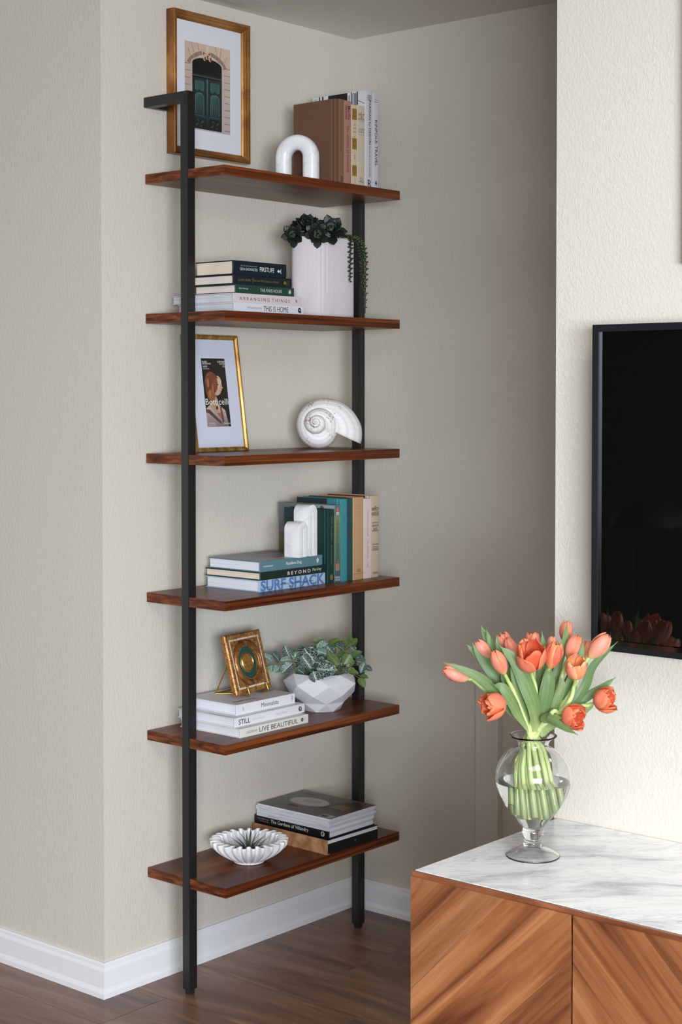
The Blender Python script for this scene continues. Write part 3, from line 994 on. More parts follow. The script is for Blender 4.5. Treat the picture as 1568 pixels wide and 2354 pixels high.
T = mags[-1][1]
dk = (88, 84, 82)
sh = [(rect(0, 0, .2500, .1838), [(96, 94, 92), (78, 70, 66), (74, 60, 54), (116, 116, 116)]),
      (ell(.095, .098, .062, .038, 30), (150, 150, 150)), (ell(.095, .099, .058, .035, 30), [(176, 174, 174)] * 30), (ell(.100, .104, .030, .016, 20), (156, 154, 154)),
      ([(.155, .06), (.235, .07), (.248, .13), (.20, .175), (.16, .13)], (62, 46, 40)), ([(.165, .09), (.215, .085), (.225, .12), (.18, .125)], (112, 84, 62)),
      ([(.215, .07), (.245, .075), (.244, .10), (.22, .10)], (116, 52, 40)), ([(.18, .13), (.235, .14), (.22, .165), (.185, .155)], (46, 34, 32)),
      (rect(.205, .004, .245, .030), (170, 168, 170)), ([(.03, .150), (.060, .165), (.058, .167), (.028, .152)], (60, 60, 60)), ([(.03, .150), (.033, .166), (.031, .167), (.028, .152)], (60, 60, 60))]
picture('cover_photo', (0, .0003, T), (0, 1, 0), (-1, 0, 0), sh, M_print, b)
lettering('dte', (-.045, .085, T), (0, 1, 0), (-1, 0, 0), 0, 0, .034, .014, (56, 51, 50), b, lift=.0008)
for q in range(10):
    patch((0, 0, T), SU, (-1, 0, 0), rect(.208 + q * .0022, .008, .209 + q * .0022 + .0006 * (q % 2), .024), (60, 58, 60), b, 'printed_bar', lift=.0008)

# ------------------------------------------------------------------ framed door photograph on the wall
def pane_mat():
    t = NT('clear_glazing')
    gl = t.n('BsdfGlossy', {'Roughness': .03})
    trn = t.n('BsdfTransparent')
    mx = t.n('MixShader', {0: .045})
    t.t.links.new(trn.outputs[0], mx.inputs[1])
    t.t.links.new(gl.outputs[0], mx.inputs[2])
    t.t.links.new(mx.outputs[0], t.out.inputs[0])
    return t.m


M_pane = pane_mat()
M_walgilt = wood('aged_gilt', [srgb(104, 62, 28), srgb(160, 104, 50), srgb(200, 146, 84)], (9, 5, 5), .30, metal=.6, rnd=3, fine=.4, bump=.06)
wa = thing('wall_art', 'large gilt-framed photograph of an arched green door hung above the top shelf', 'picture', (0, -.5756, 2.1948))
ww, wh = .2678, .3505
# local picture frame: right = world +y, up = +z, out = +x
Mw = Matrix(((0, 0, 1, .0008), (1, 0, 0, -ww / 2), (0, 1, 0, -wh / 2), (0, 0, 0, 1)))
frame_sweep('moulding', ww, wh, [(0, 0), (0, .026), (.002, .0285), (.0075, .0285), (.0095, .024), (.0125, .0235), (.0150, .0190), (.0175, .0185), (.0205, .0150), (.0205, .002), (.0205, 0)], M_walgilt, wa, Mw)
hw, hh = ww / 2 - .0195, wh / 2 - .0195
box('mat_board', .009, .0135, -hw, hw, -hh, hh, M_mat, wa)
pw, ph = .159, .2135
PO = (.0136, -.6605 + .5756, 2.0875 - 2.1948)
st, jt = (206, 186, 170), (120, 92, 78)
X = lambda u: u * pw
Y = lambda v: (1 - v) * ph
q4 = lambda a, b, c, d: rect(X(a), Y(d), X(c), Y(b))
sh = [(rect(0, 0, pw, ph), [(176, 160, 156), (190, 176, 172), (214, 190, 170), (206, 182, 162)])]
for i in range(10):                                     # coursed stone jambs
    v = .25 + i * .081
    sh.append((q4(0, v, .12, v + .006), jt))
    sh.append((q4(.865, v - .02, 1, v - .014), jt))
for (u0, v0, u1, v1) in ((.13, .0, .2, .12), (.26, 0, .31, .09), (.66, 0, .70, .1), (.80, .0, .76, .14), (.0, .08, .10, .10), (.07, .085, .13, .19), (.93, .10, .86, .17)):
    sh.append(([(X(u0), Y(v0)), (X(u0 + .008), Y(v0)), (X(u1 + .008), Y(v1)), (X(u1), Y(v1))], (140, 112, 96)))
arc = lambda r0, r1, cu, cv, a0, a1, n=16: [(X(cu + r0 * math.cos(a0 + (a1 - a0) * i / n)), Y(cv - r0 * .60 * math.sin(a0 + (a1 - a0) * i / n))) for i in range(n + 1)] + [(X(cu + r1 * math.cos(a1 + (a0 - a1) * i / n)), Y(cv - r1 * .60 * math.sin(a1 + (a0 - a1) * i / n))) for i in range(n + 1)]
A0, A1 = .52, PI - .52
sh.append((arc(.50, .415, .485, .375, A0, A1), (158, 128, 112)))
for i in range(9):
    a = A0 + (A1 - A0) * i / 8
    sh.append((arc(.50, .43, .485, .375, a, a + .018, 1), (96, 70, 58)))
sh.append((arc(.42, .395, .485, .375, A0, A1), (214, 194, 178)))
# dark doorway with a shallow arched head
head = [(X(.485 + .325 * math.cos(PI * i / 18)), Y(.235 - .075 * math.sin(PI * i / 18))) for i in range(19)]
sh.append(([(X(.835), Y(1)), (X(.84), Y(.22))] + [(x + (x - X(.485)) * .09, y + .002) for x, y in head] + [(X(.13), Y(.22)), (X(.135), Y(1))], (196, 178, 172)))
sh.append(([(X(.81), Y(.985))] + head + [(X(.16), Y(.985))], [(24, 34, 34)] + [(14, 18, 17)] * 19 + [(24, 34, 34)]))
sh.append((q4(.16, .355, .81, .375), (34, 48, 46)))
sh.append((q4(.16, .372, .81, .378), (86, 104, 100)))
for u0, u1 in ((.18, .455), (.515, .795)):
    sh.append((q4(u0, .40, u1, .985), [(22, 34, 34), (22, 34, 34), (34, 56, 54), (30, 48, 46)]))
    m = (u0 + u1) / 2
    w_ = (u1 - u0) / 2
    for k_, col in ((1.0, (16, 26, 26)), (.90, (96, 132, 128)), (.82, (54, 88, 84))):
        a = w_ * .78 * k_
        sh.append(([(X(m - a), Y(.53)), (X(m - a), Y(.430 + .006 / k_)), (X(m - a * .8), Y(.42 + .01 / k_)), (X(m + a * .8), Y(.42 + .01 / k_)), (X(m + a), Y(.430 + .006 / k_)), (X(m + a), Y(.53)), (X(m + a * .6), Y(.552 - .01 * (1 - k_))), (X(m), Y(.525)), (X(m - a * .6), Y(.552 - .01 * (1 - k_)))], col))
        sh.append(([(X(m - a), Y(.815 * (.985 + .015 * k_))), (X(m - a), Y(.615 - .02 * k_)), (X(m - a * .55), Y(.59 - .02 * k_)), (X(m), Y(.555 + .012 / k_)), (X(m + a * .55), Y(.59 - .02 * k_)), (X(m + a), Y(.615 - .02 * k_)), (X(m + a), Y(.815 * (.985 + .015 * k_)))], col if k_ > .85 else [(38, 62, 62), (58, 92, 90), (68, 108, 104), (74, 116, 112), (58, 92, 90), (46, 76, 76), (34, 54, 54)]))
    sh.append((q4(u0 + .01, .828, u1 - .01, .834), (80, 104, 102)))
    sh.append((q4(u0 + .01, .845, u1 - .01, .849), (60, 82, 80)))
    for a_ in range(4):
        t0 = a_ * PI / 2 + .78
        sh.append(([(X(m + .09 * math.cos(t0)), Y(.92 + .05 * math.sin(t0))), (X(m + .11 * math.cos(t0 + .3)), Y(.92 + .055 * math.sin(t0 + .3))), (X(m + .02 * math.cos(t0 + 1.2)), Y(.92 + .02 * math.sin(t0 + 1.2)))], (64, 88, 86)))
sh.append((q4(.463, .40, .508, .985), [(16, 26, 26), (16, 26, 26), (74, 108, 106), (60, 92, 90)]))
for cx_, cv in ((.40, .10), (.46, .06), (.52, .10), (.485, .13), (.43, .15), (.55, .15)):   # carved keystone
    sh.append((ell(X(cx_), Y(cv), .006, .009, 10), (206, 176, 152)))
    sh.append((ell(X(cx_ + .012), Y(cv + .012), .0035, .005, 8), (116, 84, 64)))
sh.append((q4(.455, .01, .515, .09), (222, 198, 178)))
picture('photo_print', PO, (0, 1, 0), (0, 0, 1), sh, M_print, wa, step=.000006)
mk('glazing', [(.0152, -hw, -hh), (.0152, hw, -hh), (.0152, hw, hh), (.0152, -hw, hh)], [(0, 1, 2, 3)], M_pane, wa)

# ------------------------------------------------------------------ leaning gold poster frame, third shelf
M_gold = NT('gold_leaf')
v = M_gold.coords((60, 60, 14), rnd=2)
nz = M_gold.n('TexNoise', {'Vector': v, 'Scale': 1.0, 'Detail': 4.0})
M_gold.set(Base_Color=M_gold.ramp(nz.outputs[0], [(.30, srgb(146, 98, 34)), (.55, srgb(192, 148, 80)), (.75, srgb(222, 186, 122))]), Roughness=.34, Metallic=.65)
M_gold.bump(nz.outputs[0], .12, .0004)
M_gold = M_gold.m
gw, gh = .1868, .2945
lean = math.radians(8.0)
pf = thing('poster_frame', 'gold frame with a small museum poster leaning on the third shelf', 'picture', (.0655, -.5795, LV[2] + .0002), (0, -lean, 0))
Mp = Matrix(((0, 0, 1, -.0155), (1, 0, 0, -gw / 2), (0, 1, 0, 0), (0, 0, 0, 1)))
frame_sweep('moulding', gw, gh, [(0, 0), (0, .0120), (.0015, .0150), (.0055, .0155), (.0085, .0135), (.0100, .0120), (.0118, .0118), (.0118, 0)], M_gold, pf, Mp)
box('backing', -.0150, -.0135, -gw / 2 + .002, gw / 2 - .002, .002, gh - .002, M_cap, pf)
box('mat_board', -.0130, -.0075, -gw / 2 + .010, gw / 2 - .010, .010, gh - .010, pm('mat_board_blue', srgb(212, 216, 230), .7), pf)
p0w, p0h = .0830, .1720
PO = (-.0074, -p0w / 2 + .001, .0635)
X = lambda u: u * p0w
Y = lambda v: (1 - v) * p0h
skin, hair, dk = (204, 168, 142), (132, 78, 52), (40, 34, 28)
sh = [(rect(0, 0, p0w, p0h), [(28, 24, 22), (34, 28, 24), (44, 38, 32), (40, 34, 29)]),
      # a plain generic profile study in the poster's colours
      ([(X(.0), Y(1)), (X(.0), Y(.74)), (X(.25), Y(.66)), (X(.55), Y(.68)), (X(.82), Y(.76)), (X(.92), Y(1))], [(150, 132, 130), (188, 172, 172), (206, 184, 166), (204, 184, 172), (190, 176, 178), (120, 104, 102)]),
      ([(X(.18), Y(.70)), (X(.30), Y(.55)), (X(.50), Y(.56)), (X(.52), Y(.66)), (X(.66), Y(.70)), (X(.60), Y(.82)), (X(.40), Y(.80))], [(196, 158, 132), (178, 134, 106), (206, 168, 142), (206, 172, 148), (204, 172, 152), (196, 160, 140), (186, 152, 132)]),
      (ell(X(.52), Y(.40), X(.26), .0250, 26), skin), (ell(X(.60), Y(.34), X(.17), .0145, 22), (216, 184, 160)),
      ([(X(.74), Y(.37)), (X(.82), Y(.435)), (X(.72), Y(.45))], (200, 160, 134)),
      (ell(X(.34), Y(.36), X(.27), .0285, 26), hair), (ell(X(.27), Y(.45), X(.20), .0250, 22), (112, 64, 44)), (ell(X(.30), Y(.54), X(.17), .0150, 20), (150, 90, 56)),
      ([(X(.12), Y(.30)), (X(.30), Y(.22)), (X(.52), Y(.23)), (X(.66), Y(.29)), (X(.48), Y(.29)), (X(.30), Y(.33))], (122, 70, 48)),
      (ell(X(.20), Y(.36), X(.05), .012, 12), (172, 108, 72)), (ell(X(.38), Y(.44), X(.05), .013, 12), (164, 102, 66)), (ell(X(.24), Y(.52), X(.04), .010, 12), (178, 116, 76)),
      (ell(X(.60), Y(.385), X(.05), .0016, 10), (80, 56, 46)), (ell(X(.71), Y(.478), X(.04), .0015, 10), (170, 96, 84)),
      ([(X(.0), Y(.74)), (X(.16), Y(.75)), (X(.62), Y(.93)), (X(.60), Y(.97)), (X(.10), Y(.80)), (X(0), Y(.79))], (92, 70, 60)),
      ([(X(.60), Y(.68)), (X(.66), Y(.70)), (X(.74), Y(.92)), (X(.66), Y(.95))], (96, 72, 60)),
      ([(X(.46), Y(.80)), (X(.62), Y(.79)), (X(.64), Y(.90))], (176, 96, 78)), (ell(X(.48), Y(.725), X(.045), .0048, 12), (52, 44, 36))]
for i in range(7):
    sh.append(([(X(.08 + i * .07), Y(.83 + i * .024)), (X(.095 + i * .07), Y(.835 + i * .024)), (X(.10 + i * .05), Y(1)), (X(.085 + i * .05), Y(1))], (128, 108, 110)))
picture('poster_print', PO, (0, 1, 0), (0, 0, 1), sh, M_print, pf, step=.000006)
for s, u, v_, w_, h_ in (('MUSÉE', .13, .050, .0165, .0058), ('JACQUEMART', .22, .083, .0300, .0052), ('ANDRÉ', .135, .116, .0155, .0058), ('INSTITUT DE FRANCE', .18, .153, .0220, .0024),
                         ('10 SEPTEMBRE', .83, .050, .0250, .0048), ('24 JANVIER', .87, .083, .0195, .0046), ('2022', .935, .113, .0085, .0046),
                         ('Botticelli', .50, .635, .0800, .0150), ('CULTURESPACES', .20, .950, .0240, .0034), ('ARTISTE ET DESIGNER', .22, .978, .0260, .0022), ('Fondation', .85, .952, .0240, .0030)):
    lettering(s, PO, (0, 1, 0), (0, 0, 1), X(u), Y(v_), w_, h_, WHT, pf, lift=.0007)
ga, gb = gw / 2 - .010, gh - .010
mk('glazing', [(-.0058, -ga, .010), (-.0058, ga, .010), (-.0058, ga, gb), (-.0058, -ga, gb)], [(0, 1, 2, 3)], M_pane, pf)

# ------------------------------------------------------------------ marble decor
t = NT('white_marble')
v = t.coords((1, 1, 1), rnd=3)
n1 = t.n('TexNoise', {'Vector': v, 'Scale': 8.0, 'Detail': 6.0, 'Distortion': .9})
n2 = t.n('TexNoise', {'Vector': v, 'Scale': 30.0, 'Detail': 3.0})
a = t.ramp(n1.outputs[0], [(.478, (1, 1, 1)), (.495, (.70, .68, .68)), (.512, (1, 1, 1))])
b = t.ramp(n2.outputs[0], [(.3, (.80, .79, .80)), (.7, (.88, .87, .88))])
t.set(Base_Color=t.n('MixRGB', {0: .45, 1: b, 2: a}, blend_type='MULTIPLY').outputs[0], Roughness=.28)
M_wmar = t.m
# inverted-U arch on the top shelf
arch = thing('marble_arch', 'white marble arch leaning close to the brown book on top shelf', 'bookend', (.182, -.435, LV[0]), (0, 0, math.radians(18)))
R_, hA = .0375, .1190
path = [Vector((-R_, 0, 0)), Vector((-R_, 0, .03))] + [Vector((R_ * -math.cos(PI * i / 20), 0, hA - R_ - .0200 + R_ * math.sin(PI * i / 20))) for i in range(21)] + [Vector((R_, 0, .03)), Vector((R_, 0, 0))]
V, F = [], []
ns = 24
for j, p in enumerate(path):
    tt = (path[min(j + 1, len(path) - 1)] - path[max(j - 1, 0)]).normalized()
    s_ = Vector((0, 1, 0))
    u_ = s_.cross(tt)
    for i in range(ns):
        a = 2 * PI * i / ns
        ca, sa = math.cos(a), math.sin(a)
        q = (abs(ca) ** 2.6 + abs(sa) ** 2.6) ** (-1 / 2.6)
        V.append(p + s_ * (ca * q * .0205) + u_ * (sa * q * .0195))
for j in range(len(path) - 1):
    for i in range(ns):
        k = (i + 1) % ns
        F.append((j * ns + i, j * ns + k, (j + 1) * ns + k, (j + 1) * ns + i))
F += [tuple(range(ns)), tuple(range(len(V) - 1, len(V) - 1 - ns, -1))]
bm = bmesh.new()
vs = [bm.verts.new(v) for v in V]
for f in F:
    bm.faces.new([vs[i] for i in f])
from_bm('arch_body', bm, M_wmar, arch, smooth=True, auto=50)

# double ribbon bookend on the grey-teal book: profile in (y,z), extruded along x
bk = thing('marble_bookend', 'white marble double arch bookend standing on the grey-teal RESIDENT DOG book', 'bookend', (.1935, -.4355, zt4), (0, 0, .08))
h1, h2, wv = .0880, .1290, .0385
g_ = .0011


def hump(y0, y1, h, z0=0.0):
    r = (y1 - y0) / 2
    return [(y0 + r - r * math.cos(PI * i / 14), h - r + r * math.sin(PI * i / 14)) for i in range(15)]


ya, yb, yc = -.0385, .0, .0385
slit = lambda y, top: [(y + g_, 0), (y + g_, top - g_)] + [(y + 2.2 * g_ * math.cos(-PI / 3 + (PI + 2 * PI / 3) * i / 10), top + 2.2 * g_ * math.sin(-PI / 3 + (PI + 2 * PI / 3) * i / 10)) for i in range(11)] + [(y - g_, top - g_), (y - g_, 0)]
poly = [(ya, 0)] + hump(ya, yb - .0004, h1)
poly += [(yb - .0004, .018), (yb, .015), (yb + .0004, .018)]
poly += hump(yb + .0004, yc, h2) + [(yc, 0)]
s2 = slit((yb + yc) / 2 - .001, h2 - .021)
s1 = slit((ya + yb) / 2 + .001, h1 - .020)
poly += s2 + [(yb + .006, 0), (yb + .004, .0022), (yb, .003), (yb - .004, .0022), (yb - .006, 0)] + s1
prism('bookend_body', poly, -.0225, .0225, M_wmar, bk, axis='x', bev=.0016, seg=2, smooth=True)

# ------------------------------------------------------------------ sea shell on the third shelf
t = NT('shell_lime')
uvn = t.n('TexCoord').outputs['UV']
mpv = t.n('Mapping', {'Vector': uvn, 'Scale': (26, 3.2, 1)}).outputs[0]
n1 = t.n('TexNoise', {'Vector': t.coords((1, 1, 1)), 'Scale': 260.0, 'Detail': 3.0})
n2 = t.n('TexNoise', {'Vector': t.coords((1, 1, 1)), 'Scale': 26.0, 'Detail': 2.0})
wv1 = t.n('TexWave', {'Vector': t.n('Mapping', {'Vector': uvn, 'Scale': (1, 1, 1)}).outputs[0], 'Scale': 4.6, 'Distortion': 1.2, 'Detail': 2.0}, wave_type='BANDS', bands_direction='Y')
wv2 = t.n('TexWave', {'Vector': t.n('Mapping', {'Vector': uvn, 'Scale': (1, 1, 1)}).outputs[0], 'Scale': 10.0, 'Distortion': 3.0, 'Detail': 2.0}, wave_type='BANDS', bands_direction='X')
msk = t.n('Math', {0: n1.outputs[0], 1: n2.outputs[0]}, operation='ADD').outputs[0]
sp = t.ramp(msk, [(.0, (.22, .15, .11)), (.765, (.22, .15, .11)), (.815, (1, 1, 1))])
spk = t.n('Invert', {1: t.ramp(t.n('Math', {0: n1.outputs[0], 1: n2.outputs[0]}, operation='MULTIPLY').outputs[0], [(.335, (0, 0, 0)), (.365, (.62, .68, .74))])}).outputs[0]
bs = t.ramp(wv1.outputs[0], [(.0, srgb(226, 219, 215)), (.3, srgb(236, 231, 228)), (1.0, srgb(240, 236, 234))])
late_ = t.ramp(t.n('Math', {0: t.n('SeparateXYZ', {0: uvn}).outputs[0], 1: 5.0}, operation='DIVIDE').outputs[0], [(.70, (.0,) * 3), (.86, (1,) * 3)])
bs2 = t.n('MixRGB', {0: .10, 1: bs, 2: t.ramp(wv2.outputs[0], [(.1, (.72, .68, .66)), (.4, (1, 1, 1))])}, blend_type='MULTIPLY').outputs[0]
t.set(Base_Color=t.n('MixRGB', {0: .9, 1: bs2, 2: spk}, blend_type='MULTIPLY').outputs[0], Roughness=.6)
hh_ = t.n('MixRGB', {0: .45, 1: wv1.outputs[0], 2: wv2.outputs[0]}).outputs[0]
fade = t.ramp(t.n('Math', {0: t.n('SeparateXYZ', {0: uvn}).outputs[0], 1: 5.0}, operation='DIVIDE').outputs[0], [(.35, (.06,) * 3), (.62, (.5,) * 3), (.86, (1,) * 3)])
t.bump(t.n('MixRGB', {0: 1.0, 1: hh_, 2: fade}, blend_type='MULTIPLY').outputs[0], .5, .0014)
M_shell = t.m
shl = thing('sea_shell', 'large whitewashed spiral sea shell lying on the third shelf', 'shell', (.1500, -.2950, LV[2]))
TB = [(0, .0035), (.5, .0052), (1, .0080), (1.5, .0112), (2, .0158), (2.5, .0225), (3, .0335), (3.25, .0395), (3.5, .0490), (3.75, .0665), (4, .0580), (4.25, .0640), (4.4, .084), (4.5, .108), (4.58, .128)]


def tbl(x, T_):
    for (a, b), (c, d) in zip(T_, T_[1:]):
        if x <= c:
            f = (x - a) / (c - a)
            return b + (d - b) * f
    return T_[-1][1]


U_, Q_, N_ = RIGHT, Vector((0, 0, 1)), -FWD_H
V, F, UVs = [], [], []
nt, nc = 300, 22
t1 = 4.57
for j in range(nt + 1):
    tt = t1 * j / nt
    lo, hi = max(0, tt - .06), min(t1, tt + .06)
    ro = (tbl(lo, TB) + tbl(tt, TB) + tbl(hi, TB)) / 3
    phi = PI - (tt - 4.0) * 2 * PI                         # clockwise, leftmost at t=4
    late = max(0.0, (tt - 4.05) / .55)
    a = ro * (.46 + .02 * late)
    rc = ro - a
    depth = -1.55 * min(ro, .058) + .030 - .015 * late
    an = a * 1.30 if late == 0 else a * (1.30 - .58 * late)
    ax = Vector((-.010, .009)) * max(0, 1 - ro / .058) if tt < 4.2 else Vector((0, 0))
    er = U_ * math.cos(phi) + Q_ * math.sin(phi)
    c = er * rc + N_ * depth + U_ * ax.x + Q_ * ax.y
    knob = 1 + .05 * math.sin(tt * 2 * PI * 9) * max(0, 1 - abs(tt - 2.0) / 1.2)
    for i in range(nc):
        al = 2 * PI * i / nc
        rib = 1 + .007 * math.sin(al * 13) * (1 if tt > 2 else .3)
        V.append(c + er * (math.cos(al) * a * knob * rib) + N_ * (math.sin(al) * an * knob * rib))
        UVs.append((tt, i / nc))
for j in range(nt):
    for i in range(nc):
        k = (i + 1) % nc
        F.append((j * nc + i, j * nc + k, (j + 1) * nc + k, (j + 1) * nc + i))
F.append(tuple(range(nc)))
mz = min(v.z for v in V)
V = [v + Vector((0, 0, -mz)) - U_ * .014 - N_ * -.035 for v in V]
M_in = pm('shell_inside', srgb(96, 78, 66), .5, vary=.1)
so = mk('shell_body', V, F, M_shell, shl, smooth=True, uvs=UVs)
so.data.materials.append(M_in)
md = so.modifiers.new('thickness', 'SOLIDIFY')
md.thickness = .0016
md.offset = -1
md.material_offset = 1
md.material_offset_rim = 1

# ------------------------------------------------------------------ white ribbed vase with succulents, second shelf
M_cer = pm('white_ceramic', srgb(206, 197, 199), .5, vary=.01)
rv = thing('ribbed_vase', 'tall white vertically ribbed oval vase on the second shelf', 'vase', (.164, -.3165, LV[1]))
V, F = [], []
NN = 864
prof = [(0.94, 0), (.97, .001), (1, .004), (1.0, .199), (.985, .203), (.955, .204), (.93, .201), (.92, .17), (.90, .16), (.0, .158)]
for q, (f, z) in enumerate(prof):
    for i in range(NN):
        a = 2 * PI * i / NN
        rib = .0005 * math.cos(a * 144) if 1 < q < 4 else 0.0
        ca, sa = math.cos(a), math.sin(a)
        k = (abs(ca) ** 2.5 + abs(sa) ** 2.5) ** (-1 / 2.5)
        V.append(((.052 * f + rib) * ca * k, (.0955 * f + rib) * sa * k, z))
for j in range(len(prof) - 1):
    for i in range(NN):
        k = (i + 1) % NN
        F.append((j * NN + i, j * NN + k, (j + 1) * NN + k, (j + 1) * NN + i))
F.append(tuple(range(NN - 1, -1, -1)))
mk('vase_body', V, F, M_cer, rv, smooth=True, auto=40)

M_suc = attr_mat('succulent_leaf', .45, .4)


def fat_leaf(L, wd, th, c0, c1, curl=.25, n=7, m=8):
    """thick spoon-shaped leaf along +x, upper side +z"""
    V, F, Cc = [], [], []
    for j in range(n + 1):
        s = j / n
        w_ = wd * (math.sin(PI * min(1, .12 + s * .80)) ** .8) * (.55 + .6 * s if s < .75 else 1.0 * (1 - ((s - .75) / .25) ** 2.2 * .93))
        zc = curl * L * s * s
        for i in range(m):
            a = 2 * PI * i / m
            V.append((L * s, w_ * .5 * math.cos(a), zc + th * (.3 + .7 * math.sin(PI * min(.9, s + .1))) * .5 * math.sin(a) + .25 * w_ * .5 * abs(math.cos(a)) ** 2))
            Cc.append(tuple(c0[k] + (c1[k] - c0[k]) * s for k in range(3)) + (1,))
    for j in range(n):
        for i in range(m):
            k = (i + 1) % m
            F.append((j * m + i, j * m + k, (j + 1) * m + k, (j + 1) * m + i))
    F.append(tuple(range(m)))
    F.append(tuple(n * m + i for i in range(m - 1, -1, -1)))
    return V, F, Cc


def put_leaf(cache, key, V, F, Cc, mat, parent, name, M4):
    if key not in cache:
        o = mk(name, V, F, mat, parent, smooth=True, cols=Cc)
        cache[key] = o.data
    else:
        o = bpy.data.objects.new(name, cache[key])
        link(o, parent)
    o.matrix_local = M4
    return o


def rosette(label, loc, axis, R, n, pale, seed):
    rnd = random.Random(seed)
    t = thing('succulent', label, 'succulent', loc, (0, 0, 0), 'faux succulents in the ribbed vase')
    ax = Vector(axis).normalized()
    qt = ax.to_track_quat('Z', 'Y')
    cache = {}
    d0, d1 = srgb(15, 20, 17), srgb(34, 42, 34)
    p0, p1 = srgb(44, 56, 42), srgb(84, 98, 76)
    tube('stem', [tuple(-ax * .03), (0, 0, 0)], .004, pm('succulent_stem', srgb(48, 58, 40), .6), t)
    for k in range(n):
        f = k / (n - 1)
        ring = int(f * 3.999)
        L = R * (1.0 - .62 * f)
        el = math.radians(-8 + 88 * f ** .9)
        az = k * 2.39996 + rnd.uniform(-.1, .1)
        isP = f > pale
        key = (ring, isP)
        V, F, Cc = fat_leaf(R * (1 - .62 * (ring + .5) / 4), R * .66 * (1 - .30 * ring / 4), R * .16, p0 if isP else d0, p1 if isP else d1)
        M4 = qt.to_matrix().to_4x4() @ Matrix.Rotation(az, 4, 'Z') @ Matrix.Translation((R * .07 * (1 - f), 0, R * .22 * f)) @ Matrix.Rotation(-el, 4, 'Y')
        put_leaf(cache, key, V, F, Cc, M_suc, t, 'leaf', M4)
    return t


zt_ = LV[1] + .204
rosette('dark succulent rosette with pale green centre at the left end of ribbed vase', (.1490, -.4110, zt_ + .0020), (.48, -.80, .05), .034, 22, .66, 3)
rosette('darkest upright succulent rosette rising highest from the ribbed vase', (.1560, -.3700, zt_ + .019), (.34, -.36, .72), .047, 26, 2, 5)
rosette('small succulent rosette with bright pale centre in the middle of ribbed vase', (.2020, -.3830, zt_ + .003), (.66, -.70, .02), .036, 26, .58, 8)
rosette('broad dark green succulent rosette right of centre on the ribbed vase', (.2110, -.3440, zt_ + .012), (.58, -.55, .36), .044, 28, .68, 11)


def pearl_strand(label, pts, seed, dens, col):
    rnd = random.Random(seed)
    P = bez(pts, 40)
    t = thing('trailing_succulent', label, 'succulent', tuple(P[0]), (0, 0, 0), 'trailing succulents in the ribbed vase')
    O = P[0].copy()
    tube('stem', [tuple(p - O) for p in P], .0011, pm('succulent_stem', srgb(48, 58, 40), .6), t, 6)
    V, F, Cc = [], [], []
    LV0, LF0, LC0 = fat_leaf(.0088, .0078, .0060, srgb(*[int(c * .7) for c in col]), srgb(*col), .1, 5, 6)
    for k in range(dens):
        u = (k + .5) / dens
        p = P[min(39, int(u * 40))].lerp(P[min(40, int(u * 40) + 1)], u * 40 - int(u * 40))
        az = k * 2.1 + rnd.uniform(-.4, .4)
        sc_ = 1.0 - .35 * max(0, (u - .75) / .25)
        M4 = Matrix.Translation(p - O) @ Matrix.Rotation(az, 4, 'Z') @ Matrix.Rotation(rnd.uniform(-.5, .3), 4, 'Y') @ Matrix.Scale(sc_, 4)
        b0 = len(V)
        V += [M4 @ Vector(v) for v in LV0]
        F += [tuple(i + b0 for i in f) for f in LF0]
        Cc += LC0
    o = mk('leaves', V, F, M_suc, t, smooth=True, cols=Cc)
    o['kind'] = 'stuff'
    return t


pearl_strand('short string-of-beads succulent trailing down the front of the ribbed vase', [(.178, -.262, zt_ + .008), (.206, -.262, zt_ + .006), (.222, -.276, zt_ - .020), (.2245, -.2795, zt_ - .07), (.2245, -.2800, zt_ - .112)], 2, 46, (44, 60, 38))
pearl_strand('long bright string-of-beads succulent trailing between the ribbed vase and post', [(.176, -.246, zt_ + .010), (.200, -.222, zt_ + .004), (.212, -.206, zt_ - .030), (.213, -.205, zt_ - .10), (.211, -.204, zt_ - .188)], 4, 60, (66, 88, 50))
pearl_strand('bushy string-of-beads succulent spilling from right rim of ribbed vase', [(.176, -.240, zt_ + .012), (.190, -.212, zt_ + .002), (.196, -.202, zt_ - .030), (.198, -.202, zt_ - .07), (.199, -.202, zt_ - .125)], 6, 64, (52, 72, 42))

# ------------------------------------------------------------------ ornate gilt frame on a brass easel, fifth shelf
M_brass = pm('brass_wire', srgb(214, 164, 84), .25, .9)
t = NT('antique_gilt')
nz = t.n('TexNoise', {'Vector': t.coords((1, 1, 1)), 'Scale': 90.0, 'Detail': 5.0, 'Roughness': .7})
nz2 = t.n('TexNoise', {'Vector': t.coords((1, 1, 1)), 'Scale': 420.0, 'Detail': 2.0})
c1 = t.ramp(nz.outputs[0], [(.32, srgb(96, 56, 24)), (.52, srgb(156, 102, 48)), (.70, srgb(196, 146, 80))])
c2 = t.ramp(nz2.outputs[0], [(.60, (0, 0, 0)), (.68, (1, 1, 1))])
t.set(Base_Color=t.n('MixRGB', {0: c2, 1: c1, 2: srgb(222, 190, 132)}).outputs[0], Roughness=.38, Metallic=.35)
t.bump(nz.outputs[0], .3, .0008)
M_ant = t.m
t = NT('cream_wash')
nz = t.n('TexNoise', {'Vector': t.coords((1, 1, 1)), 'Scale': 240.0, 'Detail': 4.0})
t.set(Base_Color=t.ramp(nz.outputs[0], [(.36, srgb(170, 128, 88)), (.46, srgb(222, 198, 178))]), Roughness=.6)
M_cream = t.m
ang = math.radians(7.0)
lean = math.radians(15.5)
fo = Vector((.1385, -.6110, z5 + .0065))
of = thing('ornate_frame', 'small antique gilt frame with oval opening and gold medallion on the easel', 'picture', fo, (0, 0, ang))
ow, oh_ = .1480, .1500
# local: right = +y, up tilts towards -x, out = +x
ML = Matrix.Rotation(-lean, 4, 'Y') @ Matrix(((0, 0, 1, 0), (1, 0, 0, 0), (0, 1, 0, 0), (0, 0, 0, 1)))


